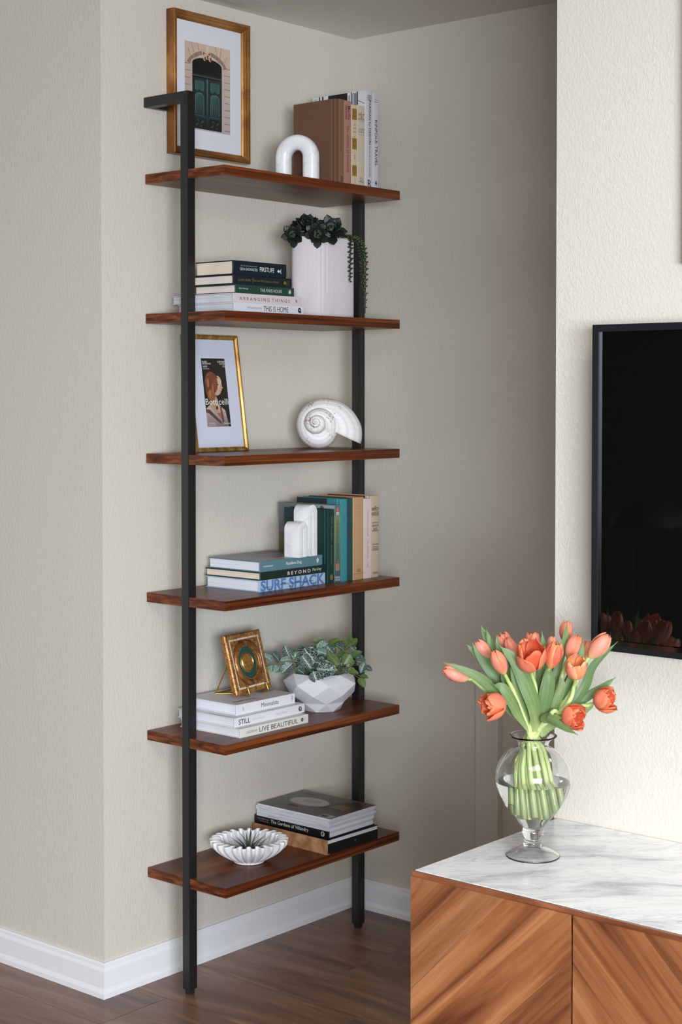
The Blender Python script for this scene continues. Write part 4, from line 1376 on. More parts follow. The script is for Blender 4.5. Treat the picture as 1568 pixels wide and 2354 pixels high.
def on_frame(name, V2, F, mat, cols=None, smooth=False):
    return mk(name, [ML @ Vector(v) for v in V2], F, mat, of, smooth, cols, auto=35 if smooth else None)


cx_, cy2, ra, rb = ow / 2, oh_ / 2 + .002, .0400, .0425
# slab with an oval hole, built as rings between the rectangle and the oval
NN = 64


def rect_pt(a, hw_, hh2):
    c, s = math.cos(a), math.sin(a)
    k = min(hw_ / abs(c) if abs(c) > 1e-6 else 9, hh2 / abs(s) if abs(s) > 1e-6 else 9)
    return (c * k, s * k)


angs = sorted([2 * PI * i / NN for i in range(NN)] + [math.atan2(s1 * oh_ / 2, s0 * ow / 2) % (2 * PI) for s0 in (1, -1) for s1 in (1, -1)])
NN = len(angs)
V, F = [], []
hwx, hhx = ow / 2, oh_ / 2
rings = [('r', hwx, hhx, -.012), ('r', hwx, hhx, -.001), ('r', hwx - .003, hhx - .003, .0018), ('r', hwx - .013, hhx - .013, .0008), ('e', ra + .0170, rb + .0170, .0006), ('e', ra + .0155, rb + .0155, -.0008), ('e', ra + .0035, rb + .0035, -.0010), ('e', ra + .0008, rb + .0008, -.0020), ('e', ra - .0005, rb - .0005, -.0052)]
for kd, a_, b_, zz in rings:
    for an_ in angs:
        if kd == 'r':
            p = rect_pt(an_, a_, b_)
        else:
            p = rect_pt(an_, hwx, hhx)
            l_ = math.hypot(p[0] / a_, p[1] / b_)
            p = (p[0] / l_, p[1] / l_)
        V.append((cx_ + p[0], oh_ / 2 + p[1], zz))
for j in range(len(rings) - 1):
    for i in range(NN):
        k = (i + 1) % NN
        F.append((j * NN + i, j * NN + k, (j + 1) * NN + k, (j + 1) * NN + i))
F.append(tuple(range(NN - 1, -1, -1)))
on_frame('frame_body', V, F, M_ant, smooth=True)
M_ring = wood('ring_gilt', [srgb(72, 40, 18), srgb(126, 80, 38), srgb(176, 124, 66)], (30, 30, 30), .30, rnd=2, fine=.3, bump=.1, metal=.35)
rp = [(.0158, .0004), (.0150, .0028), (.0125, .0052), (.0090, .0068), (.0060, .0062), (.0040, .0040), (.0030, .0036), (.0012, .0022), (.0002, -.0010), (-.0006, -.0046)]
V, F = [], []
for dr, zz in rp:
    for i in range(72):
        a = 2 * PI * i / 72
        V.append((cx_ + (ra + dr) * math.cos(a), oh_ / 2 + (rb + dr) * math.sin(a), zz + .0006))
for j in range(len(rp) - 1):
    for i in range(72):
        k = (i + 1) % 72
        F.append((j * 72 + i, j * 72 + k, (j + 1) * 72 + k, (j + 1) * 72 + i))
on_frame('oval_moulding', V, F, M_ring, smooth=True)
V, F = [], []
o0, o1 = .0125, .0170
for q, o_ in enumerate((o0, o1)):
    V += [(o_, o_, .0016), (ow - o_, o_, .0016), (ow - o_, oh_ - o_, .0016), (o_, oh_ - o_, .0016)]
for i in range(4):
    k = (i + 1) % 4
    F.append((i, k, 4 + k, 4 + i))
on_frame('cream_band', V, F, M_cream)
V = [(cx_ + ra * .985 * math.cos(2 * PI * i / 40), oh_ / 2 + rb * .985 * math.sin(2 * PI * i / 40), -.0048) for i in range(40)]
on_frame('green_velvet', V, [tuple(range(40))], pm('green_velvet', srgb(24, 70, 60), .8, vary=.08))
# beaded inner rim
for i in range(0):
    pass
Vb, Fb = [], []
for i in range(72):
    a = 2 * PI * i / 72
    c = Vector((cx_ + (ra - .0005) * math.cos(a), oh_ / 2 + (rb - .0005) * math.sin(a), .0016))
    b0 = len(Vb)
    r_ = .0019
    Vb += [c + Vector(d) * r_ for d in ((1, 0, 0), (0, 1, 0), (-1, 0, 0), (0, -1, 0), (0, 0, 1), (0, 0, -1))]
    Fb += [tuple(b0 + k for k in f) for f in ((0, 1, 4), (1, 2, 4), (2, 3, 4), (3, 0, 4), (1, 0, 5), (2, 1, 5), (3, 2, 5), (0, 3, 5))]
ob_ = on_frame('bead_rim', Vb, Fb, M_ant, smooth=True)
ob_['kind'] = 'stuff'
# medallion: domed disc with a moulded relief
V, F = [], []
mr = .0265
nr, na = 22, 56
rnd = random.Random(4)
bl = [(rnd.uniform(-.5, .5), rnd.uniform(-.55, .55), rnd.uniform(.06, .16), rnd.uniform(.0006, .0022)) for _ in range(26)]
for j in range(nr + 1):
    f = j / nr
    for i in range(na):
        a = 2 * PI * i / na
        x, y = f * math.cos(a), f * math.sin(a)
        h = .0045 * (1 - f * f) ** .5 + .0022 * math.exp(-((f - .80) / .05) ** 2) if f < 1 else -.001
        if f < .78:
            h = .0026 + sum(d * math.exp(-((x - bx) ** 2 + (y - by) ** 2) / (s_ * s_)) for bx, by, s_, d in bl)
        V.append((cx_ + .001 + mr * x, oh_ / 2 + mr * .98 * y, -.0044 + h))
for j in range(nr):
    for i in range(na):
        k = (i + 1) % na
        F.append((j * na + i, j * na + k, (j + 1) * na + k, (j + 1) * na + i))
on_frame('medallion', V, F, pm('medal_gold', srgb(214, 172, 96), .28, .85, vary=.12), smooth=True)
Vp = [(.006, .006, -.0122), (ow - .006, .006, -.0122), (ow - .006, oh_ - .006, -.0122), (.006, oh_ - .006, -.0122)]
on_frame('backing', Vp, [(0, 3, 2, 1)], pm('green_backing', srgb(20, 62, 54), .7))

ea = thing('display_easel', 'gold wire easel holding the small gilt frame on the Minimalista book', 'easel', (fo.x - .02, fo.y + .07, z5), (0, 0, ang))
eo = Vector((0, 0, 0))
rt = Matrix.Rotation(-ang, 3, 'Z')
toe = lambda v: rt @ (Vector(v) - Vector(ea.location))
# frame-local helper: along (right) s, up u, out o
M3 = Matrix.Translation(fo) @ Matrix.Rotation(ang, 4, 'Z') @ ML
fp = lambda s, u, o: M3 @ Vector((s, u, o))
wr = .0019
for s in (.034, .112):
    b0 = fp(s, 0, 0)
    zb = z5 + wr
    pts = [fp(s, oh_ * .60, -.0142), fp(s, .004, -.0142)]
    pts += [Vector((pts[-1].x - .0, pts[-1].y, zb)), Vector((b0.x + .006, b0.y + .001, zb)), Vector((b0.x + .0135, b0.y + .002, zb + .0005)), Vector((b0.x + .0140, b0.y + .002, zb + .006)), Vector((b0.x + .0085, b0.y + .001, zb + .022))]
    tube('hook', [toe(p) for p in pts], wr, M_brass, ea, 8)
    V, F = lathe([(0.0001, -.0034), (.0025, -.0024), (.0034, 0), (.0025, .0024), (.0001, .0034)], 12)
    pb_ = toe(pts[-1])
    mk('ball_tip', [Vector(v) + pb_ for v in V], F, M_brass, ea, True)
bk0 = Vector((.0560, -.6010, z5 + wr))
for s, sd in ((.020, 0), (.126, 1)):
    top = fp(s if sd == 0 else s, oh_ * .60, -.0142)
    ft = bk0 + Vector((-.016 * sd, .120 * sd, 0))
    tube('back_leg', [toe(top), toe(ft)], wr, M_brass, ea, 8)
tube('cross_bar', [toe(bk0), toe(bk0 + Vector((-.016, .120, 0)))], wr, M_brass, ea, 8)
tube('base_wire', [toe(bk0), toe(bk0 + Vector((.030, .030, 0))), toe(fp(.034, .004, -.0142) * 1.0)], wr, M_brass, ea, 8)
tube('top_bar', [toe(fp(.020, oh_ * .60, -.0142)), toe(fp(.126, oh_ * .60, -.0142))], wr, M_brass, ea, 8)

# ------------------------------------------------------------------ faceted pot with nerve plant, fifth shelf
t = NT('white_stoneware')
v = t.coords((6, 6, 260))
nz = t.n('TexNoise', {'Vector': v, 'Scale': 1.0, 'Detail': 2.0})
t.set(Base_Color=srgb(222, 221, 226), Roughness=.6)
t.bump(nz.outputs[0], .25, .0008)
M_stone = t.m
PC = Vector((.1500, -.3090, LV[4]))
pot = thing('faceted_pot', 'white faceted stoneware bowl planter on the fifth shelf', 'planter', PC)
V, F = [], []
m = 7
RG = [(.050, 0, 0), (.066, .024, .5), (.0865, .046, 0), (.0985, .074, .5), (.079, .0985, 0), (.073, .0985, 0), (.070, .080, 0), (0.0, .078, 0)]
off = math.radians(-62)
for r, z_, s_ in RG:
    for i in range(m):
        a = off + 2 * PI * (i + s_) / m
        V.append((r * math.cos(a), r * math.sin(a), z_))
for j in range(len(RG) - 1):
    s_ = RG[j][2] - RG[j + 1][2]
    for i in range(m):
        k = (i + 1) % m
        a, b, c, d = j * m + i, j * m + k, (j + 1) * m + k, (j + 1) * m + i
        if s_ < 0:
            F += [(a, b, d), (b, c, d)]
        elif s_ > 0:
            F += [(a, b, c), (a, c, d)]
        else:
            F.append((a, b, c, d))
F.append(tuple(range(m - 1, -1, -1)))
bm = bmesh.new()
vs = [bm.verts.new(v) for v in V]
for f in F:
    try:
        bm.faces.new([vs[i] for i in f])
    except ValueError:
        pass
bmesh.ops.remove_doubles(bm, verts=bm.verts, dist=1e-5)
bmesh.ops.recalc_face_normals(bm, faces=bm.faces)
bevel_all(bm, .0012, 2, 8)
from_bm('pot_body', bm, M_stone, pot, smooth=True, auto=14)


def leaf_mesh(L, wd, fold, droop, n=8, m=4):
    V, F, UV = [], [], []
    for j in range(n + 1):
        s = j / n
        w_ = wd * .5 * (math.sin(PI * s ** .80) ** .58) if 0 < s < 1 else 0.0004
        for i in range(-m, m + 1):
            f = i / m
            V.append((L * s, w_ * f, -droop * L * s * s + fold * wd * abs(f) ** 1.5 * math.sin(PI * s) + .03 * wd * math.sin(s * 14 + f * 3) * abs(f)))
            UV.append((s, .5 + .5 * f))
    r = 2 * m + 1
    for j in range(n):
        for i in range(2 * m):
            F.append((j * r + i, j * r + i + 1, (j + 1) * r + i + 1, (j + 1) * r + i))
    return V, F, UV


def vein_mat(name, dark, vein, thr, sheen=.42):
    t = NT(name)
    uv = t.n('TexCoord').outputs['UV']
    oi = t.n('ObjectInfo')
    sp_ = t.n('SeparateXYZ', {0: uv})
    mid = t.n('Math', {0: t.n('Math', {0: sp_.outputs[1], 1: .5}, operation='SUBTRACT').outputs[0]}, operation='ABSOLUTE').outputs[0]
    # skew so that the cells lean towards the tip, as side veins do
    sk = t.n('CombineXYZ', {0: t.n('Math', {0: sp_.outputs[0], 1: t.n('Math', {0: mid, 1: .55}, operation='MULTIPLY').outputs[0]}, operation='SUBTRACT').outputs[0], 1: sp_.outputs[1]}).outputs[0]
    mp = t.n('Mapping', {'Vector': t.n('VectorMath', {0: sk, 1: oi.outputs['Random']}, operation='ADD').outputs[0], 'Scale': (9.5, 7.0, 1)}).outputs[0]
    vo = t.n('TexVoronoi', {'Vector': mp, 'Scale': 1.0, 'Randomness': .75}, feature='DISTANCE_TO_EDGE')
    e1 = t.ramp(vo.outputs['Distance'], [(thr * .55, (1, 1, 1)), (thr, (0, 0, 0))])
    e2 = t.ramp(mid, [(.020, (1, 1, 1)), (.040, (0, 0, 0))])
    k = t.n('MixRGB', {0: 1.0, 1: e1, 2: e2}, blend_type='LIGHTEN').outputs[0]
    t.set(Base_Color=t.n('MixRGB', {0: k, 1: srgb(*dark), 2: srgb(*vein)}).outputs[0], Roughness=sheen)
    t.bump(k, -.3, .0006)
    return t.m


FM = [vein_mat('nerve_leaf_dark', (30, 54, 44), (176, 194, 184), .058), vein_mat('nerve_leaf_pale', (76, 108, 88), (176, 196, 182), .075), vein_mat('green_leaf', (84, 106, 58), (122, 140, 84), .05)]
M_vine = pm('vine_stem', srgb(112, 118, 66), .6)
ft = thing('nerve_plant', 'leafy green nerve plant with white veined leaves filling the faceted planter', 'plant', (PC.x, PC.y, PC.z + .079))
view = -FWD_H + Vector((0, 0, .35))
rnd = random.Random(12)
FC = {}
FITTONIA = [((-0.0867, -0.0923, 0.1268), (-0.0968, -0.114, 0.1469), 0.0134, 1), ((-0.0754, -0.0761, 0.125), (-0.0818, -0.0947, 0.1539), 0.0201, 0), ((-0.0566, -0.0535, 0.1271), (-0.0624, -0.0716, 0.1667), 0.022, 0), ((-0.0424, -0.0677, 0.1334), (-0.0555, -0.092, 0.1331), 0.0143, 1), ((-0.0875, -0.093, 0.1181), (-0.0829, -0.1022, 0.1004), 0.0153, 1), ((-0.0679, -0.0828, 0.1131), (-0.0706, -0.0983, 0.1032), 0.0191, 1), ((-0.0302, -0.077, 0.1262), (-0.0476, -0.1049, 0.0989), 0.023, 0), ((-0.0507, -0.0485, 0.132), (-0.0285, -0.0427, 0.1531), 0.0134, 1), ((-0.0589, -0.0423, 0.146), (-0.0551, -0.0523, 0.1554), 0.0115, 2), ((-0.0471, -0.006, 0.1506), (-0.0589, -0.0292, 0.1561), 0.0134, 0), ((-0.0115, -0.0545, 0.164), (0.0185, -0.042, 0.1289), 0.0364, 0), ((-0.0019, -0.0725, 0.1479), (0.0215, -0.0658, 0.1188), 0.021, 0), ((-0.0381, -0.0509, 0.1239), (-0.0219, -0.0502, 0.1237), 0.0153, 0), ((-0.03, -0.0571, 0.1159), (-0.013, -0.0558, 0.1137), 0.0134, 0), ((0.0236, -0.0508, 0.1306), (0.0535, -0.0385, 0.1284), 0.0249, 0), ((-0.0146, -0.0308, 0.1123), (-0.0006, -0.032, 0.1372), 0.0115, 2), ((-0.015, 0.0345, 0.1677), (-0.0352, 0.0042, 0.1732), 0.0143, 2), ((0.0106, 0.0169, 0.1684), (-0.005, -0.0095, 0.1593), 0.021, 1), ((0.0281, -0.0076, 0.1469), (0.0141, -0.0327, 0.1563), 0.0182, 1), ((0.0127, 0.0056, 0.1671), (0.0362, 0.0125, 0.1434), 0.0172, 0), ((0.0005, 0.0346, 0.1594), (0.0174, 0.0359, 0.1405), 0.0153, 2), ((-0.013, -0.0032, 0.1421), (0.0142, 0.0069, 0.1301), 0.0115, 0), ((-0.0083, 0.0403, 0.1628), (0.0198, 0.0511, 0.18), 0.0163, 2), ((-0.0066, 0.0548, 0.1593), (0.02, 0.0644, 0.1746), 0.0153, 2), ((0.0446, 0.0459, 0.1499), (0.0349, 0.0245, 0.169), 0.0249, 0), ((0.0237, 0.0675, 0.151), (0.0376, 0.0663, 0.1604), 0.0115, 2), ((0.0334, 0.0232, 0.1398), (0.0612, 0.0338, 0.1511), 0.0143, 2), ((0.0353, -0.0146, 0.1505), (0.0645, -0.0028, 0.1212), 0.0172, 2), ((0.062, 0.0344, 0.1434), (0.0538, 0.0143, 0.1178), 0.0172, 0), ((0.085, 0.0146, 0.1501), (0.0805, -0.0023, 0.1248), 0.021, 2), ((0.084, 0.0203, 0.1397), (0.0853, 0.0083, 0.1172), 0.0182, 2), ((0.0423, -0.0677, 0.1175), (0.0887, -0.0413, 0.1192), 0.0316, 0), ((0.0365, -0.0727, 0.1118), (0.0511, -0.0734, 0.083), 0.023, 0), ((0.035, -0.0608, 0.1101), (0.0561, -0.056, 0.0946), 0.0153, 0), ((0.0544, 0.0017, 0.1195), (0.0521, -0.0134, 0.1154), 0.0153, 2), ((0.0342, 0.0764, 0.1628), (0.0406, 0.0688, 0.1937), 0.0124, 2), ((0.0379, 0.0796, 0.1608), (0.0547, 0.0808, 0.18), 0.0143, 2), ((0.0369, 0.0656, 0.1614), (0.0355, 0.0513, 0.1796), 0.0134, 2), ((0.0565, 0.056, 0.1362), (0.0806, 0.0635, 0.1495), 0.0163, 2), ((0.0624, 0.0611, 0.1382), (0.0895, 0.071, 0.1262), 0.0143, 0), ((0.0796, 0.0495, 0.1278), (0.1015, 0.055, 0.1217), 0.0172, 0), ((0.1022, 0.0556, 0.1256), (0.0998, 0.0404, 0.1002), 0.0143, 0), ((0.0703, 0.0941, 0.1075), (0.0893, 0.0972, 0.0994), 0.0105, 0), ((0.0885, 0.0045, 0.1152), (0.1088, 0.0087, 0.1015), 0.0153, 2), ((0.0972, -0.0013, 0.1073), (0.121, 0.0059, 0.1071), 0.0115, 2), ((0.1111, 0.0238, 0.0959), (0.1321, 0.0285, 0.0948), 0.0115, 2), ((0.1161, 0.0149, 0.0919), (0.1334, 0.0165, 0.0726), 0.0153, 2), ((0.0711, 0.0028, 0.1135), (0.0863, 0.0027, 0.1036), 0.0115, 0), ((0.0485, 0.0624, 0.16), (0.0639, 0.0623, 0.1479), 0.0134, 0), ((-0.0173, 0.0194, 0.1271), (-0.0019, 0.0194, 0.1483), 0.0172, 0), ((-0.0388, 0.0142, 0.1451), (-0.0292, 0.0093, 0.1604), 0.0115, 2), ((-0.0397, -0.026, 0.105), (-0.0463, -0.0447, 0.1301), 0.0172, 0), ((0.0224, 0.027, 0.1167), (0.0216, 0.0131, 0.134), 0.0191, 0), ((-0.0345, -0.0084, 0.115), (-0.0367, -0.0234, 0.1304), 0.021, 0)]
root = Vector((0, 0, -.005))
for q in range(34):                                       # inner leaves between the ones in front
    a_, r_ = rnd.uniform(0, 6.28), rnd.uniform(.0, .055)
    p_ = PC + Vector((r_ * math.cos(a_), r_ * math.sin(a_), .079 + rnd.uniform(.010, .052))) - PC
    d_ = Vector((math.cos(a_), math.sin(a_), rnd.uniform(-.1, .9))).normalized() * rnd.uniform(.024, .034)
    if p_.x + d_.x < -.120:
        continue
    FITTONIA.append((tuple(p_), tuple(p_ + d_), rnd.uniform(.014, .020), rnd.choice((0, 0, 0, 1, 2))))
for q, (b_, t_, wd, kd) in enumerate(FITTONIA):
    B, Tp = Vector(b_) - Vector((0, 0, .079)), Vector(t_) - Vector((0, 0, .079))
    for P_ in (B, Tp):                                    # stay clear of wall and post
        P_.x = max(P_.x, -.136)
        if P_.y > .118 and P_.x < .012:
            P_.x = .014
    ax = Tp - B
    # leaves are foreshortened in view, so they are a little longer than they look
    ax = ax + FWD_H * rnd.uniform(-.30, .10) * ax.length
    if (PC + Vector((0, 0, .079)) + B + ax).x < .012:
        ax.x = .012 - PC.x - B.x
    L = ax.length
    nrm = view + Vector((rnd.uniform(-.5, .5), rnd.uniform(-.5, .5), rnd.uniform(-.1, .5)))
    xd = ax.normalized()
    yd = nrm.cross(xd).normalized()
    zd = xd.cross(yd)
    Ls, Ws = round(L * 200) / 200, round(wd * 1.36 * 200) / 200
    key = (Ls, Ws, kd)
    if key not in FC:
        V, F, UV = leaf_mesh(max(.012, Ls), max(.010, Ws), .16, .12)
        o = mk('leaf', V, F, FM[kd], ft, True, uvs=UV)
        FC[key] = o.data
    else:
        o = link(bpy.data.objects.new('leaf', FC[key]), ft)
    o.matrix_local = Matrix(((xd.x, yd.x, zd.x, B.x), (xd.y, yd.y, zd.y, B.y), (xd.z, yd.z, zd.z, B.z), (0, 0, 0, 1)))
    r0 = root + Vector((B.x * .35, B.y * .35, 0))
    mid = (r0 + B) * .5 + Vector((0, 0, .018 if B.z > .0 else .030))
    mid.z = max(mid.z, .026 if (B.x ** 2 + B.y ** 2) > .06 ** 2 else mid.z)
    tube('stem', bez([r0, mid, B], 7), .0009, M_vine, ft, 5)

# ------------------------------------------------------------------ scalloped bowl with air plant, sixth shelf
BC = Vector((.1560, -.5860, LV[5]))
bw = thing('scalloped_bowl', 'white marble bowl with deeply scalloped rim on the lowest shelf', 'bowl', BC)
NL, NS = 25, 25 * 16
V, F = [], []


def ring_pts(rc, amp, zz, thick):
    out_ = []
    for i in range(NS):
        a = 2 * PI * i / NS
        w_ = math.tanh(3.2 * math.sin(NL * a)) / math.tanh(3.2)
        out_.append(((rc + amp * w_ + thick) * math.cos(a), (rc + amp * w_ + thick) * math.sin(a), zz))
    return out_


hB = .0560
rows_ = []
K = 14
for k in range(K + 1):
    f = k / K
    zz = .006 + (hB - .006) * f
    rr = .036 + (.0850 - .036) * math.sin(PI / 2 * f ** .95) ** .9
    rows_.append(ring_pts(rr, .0102 * min(1, .12 + 1.1 * f ** .8), zz, .0022))
rows_.append(ring_pts(.0850, .0102, hB + .0016, .0004))
rows_.append(ring_pts(.0850, .0102, hB + .0010, -.0016))
for k in range(K, -1, -1):
    f = k / K
    zz = .0095 + (hB - .0095) * f
    rr = .034 + (.0850 - .034) * math.sin(PI / 2 * f ** .95) ** .9
    rows_.append(ring_pts(rr, .0102 * min(1, .12 + 1.1 * f ** .8), zz, -.0026))
rows_.append([(0, 0, .0085)] * NS)
for r_ in rows_:
    V += r_
for j in range(len(rows_) - 1):
    for i in range(NS):
        k = (i + 1) % NS
        F.append((j * NS + i, j * NS + k, (j + 1) * NS + k, (j + 1) * NS + i))
mk('bowl_body', V, F, M_wmar, bw, True, auto=60)
V, F = lathe([(0.0001, 0), (.036, 0), (.0385, .0015), (.0385, .005), (.034, .0075), (.0001, .0078)], 48)
mk('foot_ring', V, F, M_wmar, bw, True, auto=40)

ap = thing('air_plant', 'spiky green air plant sitting inside the scalloped white bowl', 'plant', (BC.x - .002, BC.y + .002, BC.z + .0110))
M_air = attr_mat('air_plant_leaf', .5, .35)
rnd = random.Random(21)
APL = 60
for q in range(APL):
    az = q * 2.39996 + rnd.uniform(-.3, .3)
    f = q / APL
    el = math.radians(8 + 66 * f ** 1.3 + rnd.uniform(-8, 8))
    L = rnd.uniform(.056, .082) * (1.0 if q % 3 else .8)
    dv = Vector((math.cos(az), math.sin(az), 0))
    P0 = dv * .005 + Vector((0, 0, .004))
    P1 = P0 + (dv * math.cos(el) + Vector((0, 0, math.sin(el)))) * L * .5
    e2 = el - rnd.uniform(.1, 1.0)
    P2 = P1 + (dv * math.cos(e2) + Vector((0, 0, math.sin(e2)))) * L * .5
    if P2.z < .006:
        P2.z = .006
    rr_ = math.hypot(P2.x, P2.y)
    lim = .052 if P2.z < .036 else .092
    if rr_ > lim:
        P2.x *= lim / rr_
        P2.y *= lim / rr_
    PT = bez([P0, P1, P2], 9)
    V, F, Cc = [], [], []
    thin = q % 2 == 0
    w0 = .0064 if not thin else .0036
    dkc, mdc, tpc = srgb(58, 86, 62), srgb(122, 152, 116), (srgb(62, 60, 50) if thin else srgb(80, 98, 76))
    for j, p in enumerate(PT):
        s = j / 9
        tt = (PT[min(9, j + 1)] - PT[max(0, j - 1)]).normalized()
        sd = tt.cross(Vector((0, 0, 1)))
        sd = sd.normalized() if sd.length > .02 else Vector((-dv.y, dv.x, 0))
        up_ = sd.cross(tt)
        w_ = w0 * .5 * (1 - s) ** .8 * (1 if s > .1 else .8) + .00022
        for i_, (a, h) in enumerate(((-1, .35), (0, 0), (1, .35))):
            V.append(p + sd * (a * w_) + up_ * (h * w_))
            c_ = [mdc[k] + (tpc[k] - mdc[k]) * min(1, s * 1.25) for k in range(3)] if i_ == 1 else [dkc[k] + (tpc[k] - dkc[k]) * s for k in range(3)]
            Cc.append(tuple(c_) + (1,))
    for j in range(9):
        for i_ in range(2):
            F.append((j * 3 + i_, j * 3 + i_ + 1, j * 3 + 4 + i_, j * 3 + 3 + i_))
    mk('leaf', V, F, M_air, ap, True, cols=Cc)

# ------------------------------------------------------------------ glass vase with tulips on the marble slab
VC = Vector((1.3725, -1.158, CZ))
t = NT('clear_glass')
t.set(Base_Color=(.97, .99, .985, 1), Roughness=0.0, Transmission_Weight=1.0, IOR=1.45)
M_glass = t.m
t = NT('water')
t.set(Base_Color=(.985, 1.0, .995, 1), Roughness=0.0, Transmission_Weight=1.0, IOR=1.333)
M_water = t.m
gv = thing('glass_vase', 'clear footed glass urn vase half full of water on the marble slab', 'vase', VC)
o_prof = [(.0462, .0012), (.0466, .0028), (.0455, .0042), (.036, .0085), (.026, .0140), (.018, .0200), (.0135, .0255), (.0150, .0275), (.0155, .0290), (.0130, .0305),
          (.0150, .0330), (.0178, .0380), (.0184, .0420), (.0172, .0470), (.0160, .0490), (.0200, .0525), (.0280, .0620), (.0400, .0765), (.0500, .0910), (.0585, .1080), (.0632, .1220), (.0648, .1330), (.0640, .1440), (.0606, .1570), (.0545, .1680), (.0450, .1780), (.0350, .1850), (.0275, .1890), (.0258, .1915), (.0262, .1950), (.0295, .2000), (.0355, .2042), (.0398, .2058), (.0408, .2066), (.0408, .2078)]
i_prof = [(.0398, .2086), (.0350, .2070), (.0285, .2022), (.0246, .1962), (.0240, .1918), (.0262, .1872), (.0340, .1826), (.0436, .1762), (.0528, .1664), (.0588, .1560), (.0622, .1436), (.0630, .1330), (.0614, .1225), (.0567, .1088), (.0483, .0922), (.0382, .0778), (.0262, .0638), (.0160, .0560), (.0080, .0530), (.0, .0522)]
b_prof = [(.0, .0235), (.006, .0225), (.011, .0190), (.0155, .0165), (.0240, .0108), (.0345, .0056), (.0425, .0018), (.0440, 0.0), (.0455, 0.0)]
full = list(b_prof) + o_prof + i_prof
V, F = lathe(full, 72)
bm = bmesh.new()
vs = [bm.verts.new(v) for v in V]
for f in F:
    bm.faces.new([vs[i] for i in f])
bmesh.ops.remove_doubles(bm, verts=bm.verts, dist=1e-6)
bmesh.ops.dissolve_degenerate(bm, dist=1e-6, edges=bm.edges)
from_bm('vase_body', bm, M_glass, gv, smooth=True)
wl = .1290
w_prof = [(.0, .0520)] + [(r + .0004, z_ - .0002) for r, z_ in reversed(i_prof) if .0525 < z_ < wl - .004] + [(.0630, wl), (.0, wl)]
V, F = lathe(w_prof, 72)
bm = bmesh.new()
vs = [bm.verts.new(v) for v in V]
for f in F:
    bm.faces.new([vs[i] for i in f])
bmesh.ops.remove_doubles(bm, verts=bm.verts, dist=1e-6)
bmesh.ops.dissolve_degenerate(bm, dist=1e-6, edges=bm.edges)
from_bm('water', bm, M_water, gv, smooth=True, auto=50)


def petal_mat():
    t = NT('tulip_petal')
    a = t.n('Attribute', attribute_name='Col')
    nz = t.n('TexNoise', {'Vector': t.coords((60, 60, 8)), 'Scale': 3.0, 'Detail': 3.0})
    f = t.ramp(nz.outputs[0], [(.3, (.90, .90, .90)), (.7, (1.04, 1.02, 1.0))])
    c = t.n('MixRGB', {0: 1.0, 1: a.outputs['Color'], 2: f}, blend_type='MULTIPLY').outputs[0]
    t.set(Base_Color=c, Roughness=.42, Specular_IOR_Level=.3)
    tl_ = t.n('BsdfTranslucent', {0: c})
    mx = t.n('MixShader', {0: .28})
    t.t.links.new(t.p.outputs[0], mx.inputs[1])
    t.t.links.new(tl_.outputs[0], mx.inputs[2])
    t.t.links.new(mx.outputs[0], t.out.inputs[0])
    return t.m


def leaf_mat():
    t = NT('tulip_leaf')
    uv = t.n('TexCoord').outputs['UV']
    mp = t.n('Mapping', {'Vector': uv, 'Scale': (1.2, 26, 1)}).outputs[0]
    nz = t.n('TexNoise', {'Vector': mp, 'Scale': 1.0, 'Detail': 3.0})
    oi = t.n('ObjectInfo')
    base = t.ramp(nz.outputs[0], [(.3, srgb(86, 112, 66)), (.7, srgb(126, 150, 98))])
    sx = t.n('SeparateXYZ', {0: uv}).outputs[0]
    pale = t.ramp(sx, [(.0, (.8, .8, .8)), (.14, (.2, .2, .2)), (.35, (0, 0, 0))])
    c = t.n('MixRGB', {0: pale, 1: base, 2: srgb(188, 200, 136)}).outputs[0]
    tn = t.ramp(oi.outputs['Random'], [(0, (.78, .86, .80)), (1, (1.12, 1.08, 1.0))])
    c = t.n('MixRGB', {0: 1.0, 1: c, 2: tn}, blend_type='MULTIPLY').outputs[0]
    t.set(Base_Color=c, Roughness=.45, Specular_IOR_Level=.4)
    t.bump(nz.outputs[0], .12, .0006)
    tl_ = t.n('BsdfTranslucent', {0: c})
    mx = t.n('MixShader', {0: .22})
    t.t.links.new(t.p.outputs[0], mx.inputs[1])
    t.t.links.new(tl_.outputs[0], mx.inputs[2])
    t.t.links.new(mx.outputs[0], t.out.inputs[0])
    return t.m


M_pet, M_tleaf = petal_mat(), leaf_mat()
t = NT('tulip_stem')
zz_ = t.n('SeparateXYZ', {0: t.n('TexCoord').outputs['UV']}).outputs[0]
t.set(Base_Color=t.ramp(zz_, [(.0, srgb(196, 208, 140)), (.55, srgb(186, 202, 132)), (.8, srgb(150, 176, 96)), (1, srgb(168, 188, 110))]), Roughness=.4)
M_stem = t.m
M_stam = pm('tulip_stamen', srgb(46, 30, 22), .6)


